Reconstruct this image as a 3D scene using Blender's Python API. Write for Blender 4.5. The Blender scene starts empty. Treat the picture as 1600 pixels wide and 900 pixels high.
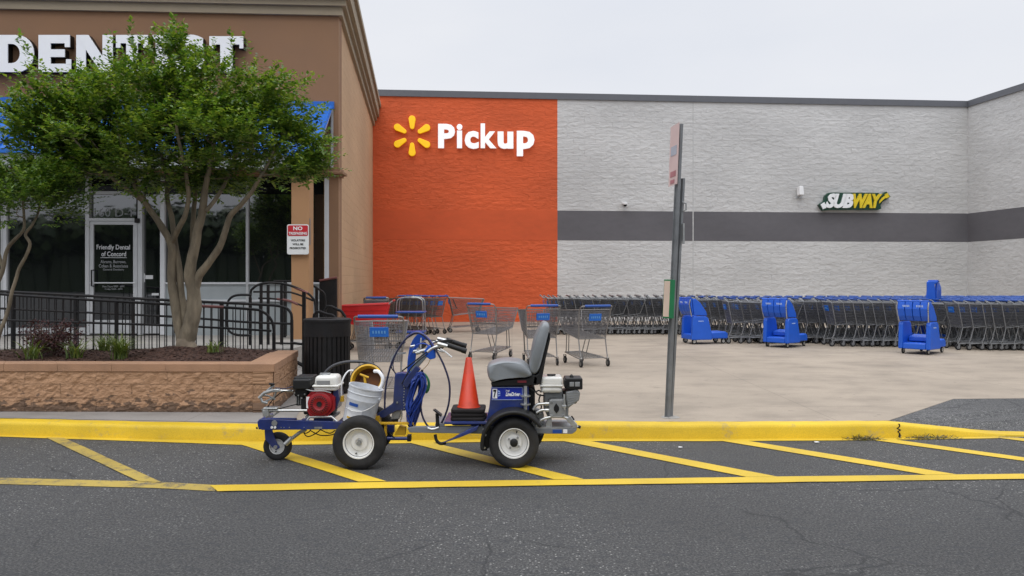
import bpy, bmesh, math, random
from mathutils import Vector, Matrix, Euler, noise
from math import sin, cos, pi, radians
C = bpy.context.scene.collection
sc = bpy.context.scene
random.seed(7)

# ---------------------------------------------------------------- camera, sky, sun, exposure
F, CX, HY, H = 1250.0, 800.0, 437.0, 1.62
cam = bpy.data.cameras.new('camera'); camo = bpy.data.objects.new('camera', cam); C.objects.link(camo)
camo.location = (0, 0, H); camo.rotation_euler = (radians(90), 0, 0)
cam.sensor_width = 36; cam.lens = F/1600*36; cam.shift_y = -13/1600; cam.clip_end = 2000; cam.clip_start = .05
sc.camera = camo
SUN_EL, SUN_AZ = 62, 200
w = bpy.data.worlds.new("World"); sc.world = w; w.use_nodes = True
nt = w.node_tree; bg = nt.nodes['Background']
sky = nt.nodes.new('ShaderNodeTexSky'); sky.sky_type = 'NISHITA'; sky.sun_disc = False
sky.sun_elevation = radians(SUN_EL); sky.sun_rotation = radians(SUN_AZ); sky.dust_density = 4; sky.air_density = 1
hs = nt.nodes.new('ShaderNodeHueSaturation'); hs.inputs['Saturation'].default_value = .25
tc = nt.nodes.new('ShaderNodeTexCoord'); nz = nt.nodes.new('ShaderNodeTexNoise'); nz.inputs['Scale'].default_value = 1.6; nz.inputs['Detail'].default_value = 6
mp = nt.nodes.new('ShaderNodeMapping'); mp.inputs['Scale'].default_value = (1, 1, 3)
cr = nt.nodes.new('ShaderNodeValToRGB')
cr.color_ramp.elements[0].position = .3; cr.color_ramp.elements[0].color = (7.1, 7.5, 8.35, 1)
cr.color_ramp.elements[1].position = .7; cr.color_ramp.elements[1].color = (8.2, 8.4, 8.9, 1)
mx = nt.nodes.new('ShaderNodeMix'); mx.data_type = 'RGBA'; mx.inputs[0].default_value = .92
L = nt.links.new
# overcast sky: luminance rises towards the zenith
sz_ = nt.nodes.new('ShaderNodeSeparateXYZ'); L(tc.outputs['Generated'], sz_.inputs[0])
zr = nt.nodes.new('ShaderNodeMapRange'); zr.interpolation_type = 'SMOOTHSTEP'
for k_, v_ in (('From Min', .3), ('From Max', 1.), ('To Min', 1.), ('To Max', 2.6)): zr.inputs[k_].default_value = v_
L(sz_.outputs[2], zr.inputs['Value'])
sc2 = nt.nodes.new('ShaderNodeVectorMath'); sc2.operation = 'SCALE'
L(tc.outputs['Generated'], mp.inputs[0]); L(mp.outputs[0], nz.inputs['Vector']); L(nz.outputs['Fac'], cr.inputs[0])
L(sky.outputs[0], hs.inputs['Color']); L(hs.outputs[0], mx.inputs[6]); L(cr.outputs[0], mx.inputs[7]); L(mx.outputs[2], sc2.inputs[0]); L(zr.outputs[0], sc2.inputs['Scale']); L(sc2.outputs[0], bg.inputs[0])
bg.inputs[1].default_value = .105
sl = bpy.data.lights.new('sun', 'SUN'); sl.energy = .8; sl.angle = radians(40); sl.color = (1, .96, .9)
so = bpy.data.objects.new('sun', sl); C.objects.link(so)
so.rotation_euler = Euler((radians(90-SUN_EL), 0, radians(180-SUN_AZ)), 'XYZ')
sc.view_settings.view_transform = 'Standard'; sc.view_settings.look = 'None'
sc.view_settings.exposure = 0.0; sc.view_settings.gamma = 1

# ---------------------------------------------------------------- pixel helpers -> world points at explicit depth
def P(px, py, Z): return Vector(((px-CX)/F*Z, Z, H-(py-HY)/F*Z))
def G(px, py, z=0.0): return P(px, py, F*(H-z)/(py-HY))
PL = .145                                           # plaza level
# left building front plane (Z = a + b X), main store wall plane
def plane_pt(a, b, px, py, off):
    u = (px-CX)/F
    return P(px, py, (a-off)/(1-b*u))
def FB(px, py, off=0): return plane_pt(16.413, .0606, px, py, off)
def WB(px, py, off=0): return plane_pt(28.10, .0832, px, py, off)

# ---------------------------------------------------------------- mesh builder
class MB:
    def __init__(s): s.v = []; s.f = []; s.m = []; s.k = 0
    def add(s, vs, fs):
        o = len(s.v); s.v += [Vector(v) for v in vs]
        for f in fs: s.f.append([o+i for i in f]); s.m.append(s.k)
        return s
    def hexa(s, a, b):      # two matching quads (lists of 4 points)
        return s.add(list(a)+list(b), [(3,2,1,0),(4,5,6,7),(0,1,5,4),(1,2,6,5),(2,3,7,6),(3,0,4,7)])
    def box(s, c, d, rot=None):
        c = Vector(c); hx, hy, hz = d[0]/2, d[1]/2, d[2]/2
        p = [Vector(q) for q in ((-hx,-hy,-hz),(hx,-hy,-hz),(hx,-hy,hz),(-hx,-hy,hz),(-hx,hy,-hz),(hx,hy,-hz),(hx,hy,hz),(-hx,hy,hz))]
        if rot: 
            M = Euler(rot).to_matrix(); p = [M@q for q in p]
        p = [q+c for q in p]
        return s.hexa(p[:4], p[4:])
    def prism(s, pts, ext):  # polygon of 3D points extruded by vector
        n = len(pts); e = Vector(ext); a = [Vector(p) for p in pts]
        fs = [tuple(range(n)), tuple(range(2*n-1, n-1, -1))] + [(i, n+i, n+(i+1) % n, (i+1) % n) for i in range(n)]
        return s.add(a+[p+e for p in a], fs)
    def tube(s, pts, r, n=8, closed=False, cap=True):
        pts = [Vector(p) for p in pts]
        if not isinstance(r, (list, tuple)): r = [r]*len(pts)
        N = len(pts); o = len(s.v); up = None; rings = []
        for i, p in enumerate(pts):
            if closed: d = pts[(i+1) % N]-pts[i-1]
            else: d = pts[min(i+1, N-1)]-pts[max(i-1, 0)]
            if d.length < 1e-9: d = Vector((0, 0, 1))
            d.normalize()
            if up is None:
                up = d.orthogonal().normalized()
            else:
                up = (up-d*up.dot(d))
                up = up.normalized() if up.length > 1e-6 else d.orthogonal().normalized()
            q = d.cross(up)
            s.v += [p+(up*cos(2*pi*k/n)+q*sin(2*pi*k/n))*r[i] for k in range(n)]
        for i in range(N if closed else N-1):
            j = (i+1) % N
            for k in range(n):
                s.f.append([o+i*n+k, o+i*n+(k+1) % n, o+j*n+(k+1) % n, o+j*n+k]); s.m.append(s.k)
        if cap and not closed:
            s.f.append([o+k for k in range(n)][::-1]); s.m.append(s.k)
            s.f.append([o+(N-1)*n+k for k in range(n)]); s.m.append(s.k)
        return s
    def cyl(s, a, b, r, r2=None, n=16): return s.tube([a, b], [r, r if r2 is None else r2], n)
    def lathe(s, prof, c, ax, n=32, closed=False):   # prof: list of (t along axis, radius)
        c = Vector(c); ax = Vector(ax).normalized(); u = ax.orthogonal().normalized(); q = ax.cross(u)
        o = len(s.v)
        for t, r in prof:
            s.v += [c+ax*t+(u*cos(2*pi*k/n)+q*sin(2*pi*k/n))*max(r, 1e-4) for k in range(n)]
        N = len(prof)
        for i in range(N if closed else N-1):
            j = (i+1) % N
            for k in range(n):
                s.f.append([o+i*n+k, o+i*n+(k+1) % n, o+j*n+(k+1) % n, o+j*n+k]); s.m.append(s.k)
        return s
    def build(s, name, mats, parent=None, org=None, smooth=0, bev=0, coll=C):
        me = bpy.data.meshes.new(name)
        if org is None: org = parent['_org'] if parent is not None and '_org' in parent else None
        o3 = Vector(org) if org is not None else Vector((0, 0, 0))
        me.from_pydata([v-o3 for v in s.v], [], s.f)
        if not isinstance(mats, (list, tuple)): mats = [mats]
        for m in mats: me.materials.append(m)
        if len(mats) > 1: me.polygons.foreach_set('material_index', s.m)
        bm = bmesh.new(); bm.from_mesh(me); bmesh.ops.recalc_face_normals(bm, faces=bm.faces); bm.to_mesh(me); bm.free()
        if smooth:
            me.shade_smooth(); me.set_sharp_from_angle(angle=radians(smooth))
        ob = bpy.data.objects.new(name, me); coll.objects.link(ob)
        if parent is not None: ob.parent = parent; ob['_org'] = list(o3)
        elif org is not None: ob.location = o3; ob['_org'] = list(o3)
        else: ob['_org'] = [0, 0, 0]
        if bev:
            b = ob.modifiers.new('bevel', 'BEVEL'); b.width = bev; b.segments = 2; b.limit_method = 'ANGLE'; b.angle_limit = radians(40)
        return ob

def smooth_path(pts, n=6, closed=False):
    pts = [Vector(p) for p in pts]; out = []; N = len(pts)
    rng = range(N) if closed else range(N-1)
    for i in rng:
        p0 = pts[i-1] if (i > 0 or closed) else pts[0]; p1 = pts[i]; p2 = pts[(i+1) % N]
        p3 = pts[(i+2) % N] if (i+2 < N or closed) else pts[-1]
        for k in range(n):
            t = k/n
            out.append(.5*((2*p1)+(p2-p0)*t+(2*p0-5*p1+4*p2-p3)*t*t+(3*p1-p0-3*p2+p3)*t**3))
    if not closed: out.append(pts[-1])
    return out

def tag(o, label, cat, group=None, kind=None):
    if label: o['label'] = label
    if cat: o['category'] = cat
    if group: o['group'] = group
    if kind: o['kind'] = kind
    return o
def thing(name, loc, label, cat, group=None):
    o = bpy.data.objects.new(name, None); C.objects.link(o); o.location = loc; o['_org'] = list(loc)
    o.empty_display_size = .1
    return tag(o, label, cat, group)
def struct(o): o['kind'] = 'structure'; return o
def copy_tree(o, parent=None):
    c = o.copy(); C.objects.link(c); c.parent = parent
    for ch in list(o.children): copy_tree(ch, c)
    return c

# ---------------------------------------------------------------- materials
MATS = {}
def base(name):
    m = bpy.data.materials.new(name); m.use_nodes = True; MATS[name] = m
    return m, m.node_tree, m.node_tree.nodes['Principled BSDF']
def node(t, ty, **kw):
    n = t.nodes.new(ty)
    for k, v in kw.items():
        if k.startswith('i_'): n.inputs[k[2:].replace('_', ' ')].default_value = v
        else: setattr(n, k, v)
    return n
def ramp(t, src, stops):
    r = t.nodes.new('ShaderNodeValToRGB'); e = r.color_ramp.elements
    e[0].position, e[0].color = stops[0][0], stops[0][1]; e[1].position, e[1].color = stops[-1][0], stops[-1][1]
    for p, c in stops[1:-1]:
        x = e.new(p); x.color = c
    t.links.new(src, r.inputs[0]); return r
def g4(v): return (v, v, v, 1)
def mixc(t, fac, a, b, mode='MIX'):
    m = t.nodes.new('ShaderNodeMix'); m.data_type = 'RGBA'; m.blend_type = mode
    for s, i in ((fac, 0), (a, 6), (b, 7)):
        if isinstance(s, (int, float)): m.inputs[i].default_value = s
        elif isinstance(s, tuple): m.inputs[i].default_value = s if len(s) == 4 else (*s, 1)
        else: t.links.new(s, m.inputs[i])
    return m.outputs[2]
def simple(name, col, rough=.5, metal=0., var=.12, scale=6., bump=0., bscale=60., dirt=0., dcol=(.05, .04, .03), coat=0., stretch=(1, 1, 1), dscale=3.):
    m, t, b = base(name); l = t.links.new
    tc = t.nodes.new('ShaderNodeTexCoord'); mp = t.nodes.new('ShaderNodeMapping'); mp.inputs['Scale'].default_value = stretch
    l(tc.outputs['Object'], mp.inputs[0])
    n = node(t, 'ShaderNodeTexNoise', i_Scale=scale, i_Detail=5.); l(mp.outputs[0], n.inputs['Vector'])
    r = ramp(t, n.outputs['Fac'], [(.25, (*[c*(1-var) for c in col], 1)), (.75, (*[min(1, c*(1+var)) for c in col], 1))])
    out = r.outputs[0]
    if dirt:
        n2 = node(t, 'ShaderNodeTexNoise', i_Scale=dscale, i_Detail=9., i_Roughness=.7); l(mp.outputs[0], n2.inputs['Vector'])
        r2 = ramp(t, n2.outputs['Fac'], [(.45, g4(0)), (.72, g4(dirt))])
        out = mixc(t, r2.outputs[0], out, dcol)
    l(out, b.inputs['Base Color'])
    rr = ramp(t, n.outputs['Fac'], [(.2, g4(max(.02, rough-.1))), (.8, g4(min(1, rough+.1)))]); l(rr.outputs[0], b.inputs['Roughness'])
    b.inputs['Metallic'].default_value = metal
    if max(col) < .03: b.inputs['Specular IOR Level'].default_value = .28
    if coat: b.inputs['Coat Weight'].default_value = coat; b.inputs['Coat Roughness'].default_value = .15
    if bump:
        n3 = node(t, 'ShaderNodeTexNoise', i_Scale=bscale, i_Detail=4.); l(mp.outputs[0], n3.inputs['Vector'])
        bp = node(t, 'ShaderNodeBump', i_Strength=bump, i_Distance=.01); l(n3.outputs['Fac'], bp.inputs['Height']); l(bp.outputs[0], b.inputs['Normal'])
    return m

def masonry(name, col, plane='xz', cw=.4, ch=.2, bump=1., rough=.8, nscale=3.2, dist=.03, pit=0., mort=.1, var=.1, stainz=0):
    """painted split-face block: stretched lumps, faint courses"""
    m, t, b = base(name); l = t.links.new
    tc = t.nodes.new('ShaderNodeTexCoord'); sp = t.nodes.new('ShaderNodeSeparateXYZ'); cb = t.nodes.new('ShaderNodeCombineXYZ')
    l(tc.outputs['Object'], sp.inputs[0]); l(sp.outputs['X' if plane == 'xz' else 'Y'], cb.inputs[0]); l(sp.outputs['Z'], cb.inputs[1])
    br = node(t, 'ShaderNodeTexBrick'); l(cb.outputs[0], br.inputs['Vector'])
    br.inputs['Scale'].default_value = 1; br.inputs['Brick Width'].default_value = cw; br.inputs['Row Height'].default_value = ch
    br.inputs['Mortar Size'].default_value = .006; br.inputs['Mortar Smooth'].default_value = .4
    br.inputs['Color1'].default_value = g4(.93); br.inputs['Color2'].default_value = g4(1); br.inputs['Mortar'].default_value = g4(.93)
    mp = t.nodes.new('ShaderNodeMapping'); mp.inputs['Scale'].default_value = (1, 2., 1); l(cb.outputs[0], mp.inputs[0])
    b2 = node(t, 'ShaderNodeTexBrick'); l(cb.outputs[0], b2.inputs['Vector'])
    for k_, v_ in (('Scale', 1), ('Brick Width', cw), ('Row Height', ch), ('Mortar Size', .004), ('Mortar Smooth', 1.)): b2.inputs[k_].default_value = v_
    b2.inputs['Color1'].default_value = (0, 0, 0, 1); b2.inputs['Color2'].default_value = (.22, .08, .2, 1); b2.inputs['Mortar'].default_value = (.11, .04, .1, 1)
    av = node(t, 'ShaderNodeVectorMath', operation='ADD'); l(mp.outputs[0], av.inputs[0]); l(b2.outputs['Color'], av.inputs[1])
    n1 = node(t, 'ShaderNodeTexNoise', i_Scale=nscale, i_Detail=4., i_Roughness=.5, i_Distortion=.4); l(av.outputs[0], n1.inputs['Vector'])
    n2 = node(t, 'ShaderNodeTexNoise', i_Scale=.35, i_Detail=4.); l(mp.outputs[0], n2.inputs['Vector'])
    r = ramp(t, n2.outputs['Fac'], [(.3, (*[c*(1-var) for c in col], 1)), (.7, (*[min(1, c*(1+var)) for c in col], 1))])
    c1 = mixc(t, .12, r.outputs[0], br.outputs['Color'], 'MULTIPLY')
    rp = ramp(t, n1.outputs['Fac'], [(.25, g4(.86)), (.6, g4(1))]); c2 = mixc(t, .6, c1, rp.outputs[0], 'MULTIPLY')
    if pit:
        vp = node(t, 'ShaderNodeTexNoise', i_Scale=9., i_Detail=3., i_Roughness=.6); l(mp.outputs[0], vp.inputs['Vector'])
        rz = ramp(t, sp.outputs['Z'], [(.02, g4(.36)), (.16, g4(.12)), (.4, g4(.0))]) if stainz else None
        if rz:
            ad = node(t, 'ShaderNodeMath', operation='ADD'); l(vp.outputs['Fac'], ad.inputs[0]); l(rz.outputs[0], ad.inputs[1]); src = ad.outputs[0]
        else: src = vp.outputs['Fac']
        rq = ramp(t, src, [(.68, g4(0)), (.76, g4(pit))]); c2 = mixc(t, rq.outputs[0], c2, (.03, .022, .018))
    l(c2, b.inputs['Base Color']); b.inputs['Roughness'].default_value = rough
    m1 = node(t, 'ShaderNodeMath', operation='MULTIPLY'); l(br.outputs['Fac'], m1.inputs[0]); m1.inputs[1].default_value = -mort
    m2 = node(t, 'ShaderNodeMath', operation='ADD'); l(m1.outputs[0], m2.inputs[0]); l(n1.outputs['Fac'], m2.inputs[1])
    bp = node(t, 'ShaderNodeBump', i_Strength=bump, i_Distance=dist); l(m2.outputs[0], bp.inputs['Height']); l(bp.outputs[0], b.inputs['Normal'])
    return m

def asphalt_mat(name, k=1.):
    m, t, b = base(name); l = t.links.new
    tc = t.nodes.new('ShaderNodeTexCoord'); co = tc.outputs['Object']
    big = node(t, 'ShaderNodeTexNoise', i_Scale=.35, i_Detail=5.); l(co, big.inputs['Vector'])
    fine = node(t, 'ShaderNodeTexNoise', i_Scale=62., i_Detail=5., i_Roughness=.8); l(co, fine.inputs['Vector'])
    vor = node(t, 'ShaderNodeTexVoronoi', i_Scale=58.); l(co, vor.inputs['Vector'])
    r0 = ramp(t, big.outputs['Fac'], [(.3, (.045*k, .0445*k, .044*k, 1)), (.7, (.070*k, .069*k, .068*k, 1))])
    r1 = ramp(t, fine.outputs['Fac'], [(.36, g4(.15)), (.5, g4(.8)), (.62, (2.5, 2.48, 2.4, 1))])
    c = mixc(t, .9, r0.outputs[0], r1.outputs[0], 'MULTIPLY')
    # pale stones: few cells chosen by their random colour
    sx = t.nodes.new('ShaderNodeSeparateColor'); l(vor.outputs['Color'], sx.inputs[0])
    s1 = ramp(t, sx.outputs[0], [(.885, g4(0)), (.92, g4(1))]); s2 = ramp(t, vor.outputs['Distance'], [(.28, g4(1)), (.42, g4(0))])
    mm = node(t, 'ShaderNodeMath', operation='MULTIPLY'); l(s1.outputs[0], mm.inputs[0]); l(s2.outputs[0], mm.inputs[1])
    mq = node(t, 'ShaderNodeMath', operation='MULTIPLY'); l(mm.outputs[0], mq.inputs[0]); l(ramp(t, big.outputs['Fac'], [(.42, g4(.1)), (.58, g4(1.))]).outputs[0], mq.inputs[1])
    c = mixc(t, mq.outputs[0], c, (.34, .33, .31))
    # dark elongated patches
    mp = t.nodes.new('ShaderNodeMapping'); mp.inputs['Scale'].default_value = (1., 2., 1); l(co, mp.inputs[0])
    dk = node(t, 'ShaderNodeTexNoise', i_Scale=8., i_Detail=3., i_Roughness=.6); l(mp.outputs[0], dk.inputs['Vector'])
    r2 = ramp(t, dk.outputs['Fac'], [(.565, g4(0)), (.62, g4(.6))]); c = mixc(t, r2.outputs[0], c, (.032, .033, .036))
    # hairline cracks, only where a mask allows
    ds = node(t, 'ShaderNodeTexNoise', i_Scale=2.5, i_Detail=6.); l(co, ds.inputs['Vector'])
    dv = mixc(t, .22, co, ds.outputs['Color'])
    vc = node(t, 'ShaderNodeTexVoronoi', feature='DISTANCE_TO_EDGE', i_Scale=.75); l(dv, vc.inputs['Vector'])
    r3 = ramp(t, vc.outputs['Distance'], [(.0, g4(1)), (.007, g4(0))])
    mk = node(t, 'ShaderNodeTexNoise', i_Scale=.8, i_Detail=1.); l(co, mk.inputs['Vector'])
    r4 = ramp(t, mk.outputs['Fac'], [(.48, g4(0)), (.54, g4(.85))])
    m3 = node(t, 'ShaderNodeMath', operation='MULTIPLY'); l(r3.outputs[0], m3.inputs[0]); l(r4.outputs[0], m3.inputs[1])
    c = mixc(t, m3.outputs[0], c, (.015, .015, .016))
    l(c, b.inputs['Base Color']); b.inputs['Roughness'].default_value = .78
    bp = node(t, 'ShaderNodeBump', i_Strength=1., i_Distance=.01); l(fine.outputs['Fac'], bp.inputs['Height']); l(bp.outputs[0], b.inputs['Normal'])
    return m

def concrete_mat(name, col=(.335, .278, .215)):
    m, t, b = base(name); l = t.links.new
    tc = t.nodes.new('ShaderNodeTexCoord'); co = tc.outputs['Object']
    big = node(t, 'ShaderNodeTexNoise', i_Scale=.5, i_Detail=8., i_Roughness=.6); l(co, big.inputs['Vector'])
    r0 = ramp(t, big.outputs['Fac'], [(.3, (*[c*.82 for c in col], 1)), (.7, (*[c*1.12 for c in col], 1))])
    fine = node(t, 'ShaderNodeTexNoise', i_Scale=70., i_Detail=4.); l(co, fine.inputs['Vector'])
    c = mixc(t, .5, r0.outputs[0], ramp(t, fine.outputs['Fac'], [(.3, g4(.82)), (.7, g4(1.15))]).outputs[0], 'MULTIPLY')
    mp = t.nodes.new('ShaderNodeMapping'); mp.inputs['Scale'].default_value = (.8, 1.3, 1); mp.inputs['Rotation'].default_value = (0, 0, .3); l(co, mp.inputs[0])
    st = node(t, 'ShaderNodeTexNoise', i_Scale=1.7, i_Detail=9., i_Roughness=.65); l(mp.outputs[0], st.inputs['Vector'])
    c = mixc(t, ramp(t, st.outputs['Fac'], [(.46, g4(0)), (.72, g4(.6))]).outputs[0], c, tuple(x*.5 for x in col))
    sp = node(t, 'ShaderNodeTexNoise', i_Scale=8., i_Detail=2.); l(mp.outputs[0], sp.inputs['Vector'])
    c = mixc(t, ramp(t, sp.outputs['Fac'], [(.7, g4(0)), (.74, g4(.45))]).outputs[0], c, (.09, .08, .07))
    # saw-cut joints
    br = node(t, 'ShaderNodeTexBrick'); l(co, br.inputs['Vector']); br.offset = 0
    br.inputs['Scale'].default_value = 1; br.inputs['Brick Width'].default_value = 3.4; br.inputs['Row Height'].default_value = 3.1
    br.inputs['Mortar Size'].default_value = .006; br.inputs['Mortar Smooth'].default_value = .3
    mj = node(t, 'ShaderNodeMath', operation='MULTIPLY'); l(br.outputs['Fac'], mj.inputs[0]); mj.inputs[1].default_value = .5
    c = mixc(t, mj.outputs[0], c, (.12, .1, .08))
    l(c, b.inputs['Base Color']); b.inputs['Roughness'].default_value = .82
    bp = node(t, 'ShaderNodeBump', i_Strength=.3, i_Distance=.004); l(fine.outputs['Fac'], bp.inputs['Height']); l(bp.outputs[0], b.inputs['Normal'])
    return m

def paint_mat(name, col, wear=.3, under=(.07, .07, .075), bump=.4, scale=4.):
    m, t, b = base(name); l = t.links.new
    tc = t.nodes.new('ShaderNodeTexCoord'); co = tc.outputs['Object']
    n = node(t, 'ShaderNodeTexNoise', i_Scale=scale, i_Detail=10., i_Roughness=.75); l(co, n.inputs['Vector'])
    n2 = node(t, 'ShaderNodeTexNoise', i_Scale=1.3, i_Detail=4.); l(co, n2.inputs['Vector'])
    fine = node(t, 'ShaderNodeTexNoise', i_Scale=110., i_Detail=3.); l(co, fine.inputs['Vector'])
    r = ramp(t, n2.outputs['Fac'], [(.3, (*[c*.82 for c in col], 1)), (.7, (*[min(1, c*1.1) for c in col], 1))])
    c = mixc(t, .6, r.outputs[0], ramp(t, fine.outputs['Fac'], [(.3, g4(.75)), (.7, g4(1.15))]).outputs[0], 'MULTIPLY')
    ad = node(t, 'ShaderNodeMath', operation='ADD'); m2 = node(t, 'ShaderNodeMath', operation='MULTIPLY'); l(fine.outputs['Fac'], m2.inputs[0]); m2.inputs[1].default_value = .35
    l(n.outputs['Fac'], ad.inputs[0]); l(m2.outputs[0], ad.inputs[1])
    c = mixc(t, ramp(t, ad.outputs[0], [(.84-wear*.35, g4(0)), (.9-wear*.3, g4(min(1, wear*2)))]).outputs[0], c, under)
    l(c, b.inputs['Base Color']); b.inputs['Roughness'].default_value = .6
    bp = node(t, 'ShaderNodeBump', i_Strength=bump, i_Distance=.005); l(fine.outputs['Fac'], bp.inputs['Height']); l(bp.outputs[0], b.inputs['Normal'])
    return m

def leaf_mat(name, c1, c2, c3, trans=.35):
    m, t, b = base(name); l = t.links.new
    ge = t.nodes.new('ShaderNodeNewGeometry')
    r = ramp(t, ge.outputs['Random Per Island'], [(0., (*c1, 1)), (.5, (*c2, 1)), (1., (*c3, 1))])
    l(r.outputs[0], b.inputs['Base Color']); b.inputs['Roughness'].default_value = .45
    tr = t.nodes.new('ShaderNodeBsdfTranslucent'); hv = mixc(t, 1., r.outputs[0], (1.5, 1.5, .5, 1), 'MULTIPLY'); l(hv, tr.inputs[0])
    ms = t.nodes.new('ShaderNodeMixShader'); ms.inputs[0].default_value = trans
    l(b.outputs[0], ms.inputs[1]); l(tr.outputs[0], ms.inputs[2]); l(ms.outputs[0], t.nodes['Material Output'].inputs[0])
    return m
def glass_mat(name, ior=2.35):
    m, t, b = base(name)
    b.inputs['Base Color'].default_value = (.008, .009, .01, 1); b.inputs['Roughness'].default_value = .02; b.inputs['IOR'].default_value = ior
    tc = t.nodes.new('ShaderNodeTexCoord'); n = node(t, 'ShaderNodeTexNoise', i_Scale=.9, i_Detail=1.); t.links.new(tc.outputs['Object'], n.inputs['Vector'])
    bp = node(t, 'ShaderNodeBump', i_Strength=.05, i_Distance=.02); t.links.new(n.outputs['Fac'], bp.inputs['Height']); t.links.new(bp.outputs[0], b.inputs['Normal'])
    return m

asphalt = asphalt_mat('asphalt'); asphalt2 = asphalt_mat('dark_asphalt', 1.4)
concrete = concrete_mat('plaza_concrete'); concrete2 = concrete_mat('pale_concrete', (.34, .32, .29)); concrete3 = concrete_mat('grey_concrete', (.26, .24, .22))
kerb_paint = paint_mat('kerb_yellow', (.66, .44, .010), .22, (.2, .18, .14))
line_fresh = paint_mat('line_yellow', (.62, .42, .022), .18)
line_worn = paint_mat('worn_line_yellow', (.40, .29, .06), .42)
orange = masonry('orange_block', (.66, .11, .03), dist=.036, nscale=4.2, mort=.09, var=.14)
orange_s = masonry('orange_smooth_block', (.62, .1, .028), bump=.3, dist=.01)
greyb = masonry('grey_block', (.575, .57, .56), dist=.034, nscale=4.2, mort=.09)
greyb_y = masonry('grey_block_side', (.575, .57, .56), plane='yz', dist=.034, nscale=4.2, mort=.09)
band = masonry('dark_band', (.125, .12, .13), bump=.3, dist=.008, ch=.2)
band_y = masonry('dark_band_side', (.125, .12, .13), plane='yz', bump=.3, dist=.008)
parapet_m = simple('parapet_metal', (.12, .125, .14), .5, 0, .06)
stucco = simple('brown_stucco', (.265, .148, .083), .85, 0, .07, 1.2, .5, 160.)
stucco_side = masonry('tan_block', (.50, .32, .18), plane='yz', cw=.4, ch=.2, bump=.6, dist=.012, mort=1.3, nscale=5.)
stucco_lite = simple('orange_tan_stucco', (.39, .215, .105), .85, 0, .06, 1.2, .4, 160.)
cream = simple('cream_stucco', (.33, .27, .19), .85, 0, .08, 1.5, .4, 160.)
planter_m = masonry('planter_block', (.385, .222, .125), cw=.8, ch=.155, bump=.8, dist=.03, pit=.7, mort=.3, nscale=12., stainz=1)
planter_y = masonry('planter_block_side', (.385, .222, .125), plane='yz', cw=.8, ch=.155, bump=1., dist=.045, pit=.6, mort=.3, nscale=9., stainz=1)
planter_cap = simple('planter_cap', (.36, .205, .12), .85, 0, .12, 5., .6, 120., .3, (.15, .09, .06))
mulch_m = simple('mulch', (.06, .028, .018), .95, 0, .6, 30., 1., 60.)
blue_metal = simple('blue_roof_metal', (.008, .125, .50), .35, 0, .08, 2.)
white_p = simple('white_paint', (.8, .8, .8), .5, 0, .03)
letter_w = simple('letter_white', (.86, .87, .88), .35, 0, .02)
letter_k = simple('letter_black', (.012, .012, .012), .4)
yellow_sign = simple('sign_yellow', (.88, .55, .01), .4, 0, .03)
sub_green = simple('sign_green', (.006, .05, .028), .4)
sub_yellow = simple('sign_yellow_two', (.75, .56, .02), .4)
alu = simple('window_frame_metal', (.48, .49, .5), .45, .2, .06)
alu_white = simple('white_frame', (.6, .61, .63), .5, 0, .05)
panel_w = simple('pale_panel', (.33, .36, .37), .5, 0, .05)
glass = glass_mat('window_glass'); glass_d = glass_mat('shaded_glass', 1.2)  # second glass mirrors less, imitating the awning's dark reflection in the upper panes
vinyl = simple('vinyl_lettering', (.62, .63, .64), .6)
vinyl_d = simple('dim_vinyl_lettering', (.3, .31, .32), .6)
black_p = simple('black_paint', (.009, .009, .010), .6, 0, .3, 9., .15, 80., .3, (.05, .03, .02))
red_worn = simple('worn_red_paint', (.15, .05, .045), .6, 0, .3)
rubber = simple('rubber', (.018, .018, .019), .75, 0, .3, 12., .3, 120., .5, (.06, .055, .05))
wheel_w = simple('wheel_white', (.78, .78, .76), .35, 0, .04, 4., 0, 60, .3, (.35, .3, .25))
blue_p = simple('blue_paint', (.006, .022, .145), .38, 0, .25, 9., .05, 60., .7, (.06, .065, .08), .4)
blue_hose = simple('blue_hose', (.010, .035, .22), .4, 0, .3, 10.)
dark_hose = simple('dark_hose', (.012, .014, .05), .45)
steel = simple('zinc_steel', (.55, .56, .55), .32, .85, .15, 14., .1, 60., .35, (.2, .17, .1))
dull_steel = simple('dull_steel', (.32, .33, .33), .5, .6, .2, 9., .2, 60., .35, (.12, .1, .08))
galv = simple('galvanised_steel', (.22, .23, .24), .5, .5, .2, 7., .2, 50., .3, (.1, .09, .08))
grey_frame = simple('grey_painted_frame', (.2, .215, .235), .45, .3, .1, 6., 0, 60, .3, (.08, .07, .06))
black_pl = simple('black_plastic', (.014, .014, .014), .45, 0, .2, 8.)
cream_pl = simple('tank_cream', (.72, .71, .66), .3, 0, .04, 4., 0, 60, .25, (.3, .26, .2))
red_eng = simple('engine_red', (.30, .008, .012), .35, 0, .15, 8., 0, 60, .3, (.05, .01, .01))
seat_v = simple('seat_vinyl', (.20, .215, .225), .42, 0, .08, 5., .25, 14., .2, (.1, .1, .1))
yellow_p = simple('machine_yellow', (.62, .36, .012), .5, 0, .15, 9., .2, 60., .5, (.15, .07, .02))
bucket_w = simple('pail_white', (.55, .57, .60), .4, 0, .06, 5., .15, 20., .6, (.3, .29, .27), dscale=7.)
brown_d = simple('dried_paint', (.12, .045, .012), .7, 0, .4, 14.)
cone_o = simple('cone_orange', (.62, .040, .006), .45, 0, .1, 6., .1, 60., .6, (.16, .03, .015), dscale=5.)
cone_k = simple('cone_base_black', (.014, .012, .012), .7, 0, .3, 9., .3, 60.)
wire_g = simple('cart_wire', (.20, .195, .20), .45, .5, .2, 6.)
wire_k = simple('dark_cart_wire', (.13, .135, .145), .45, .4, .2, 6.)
cart_tube = simple('cart_tube', (.26, .25, .24), .4, .6, .2, 6.)
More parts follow.
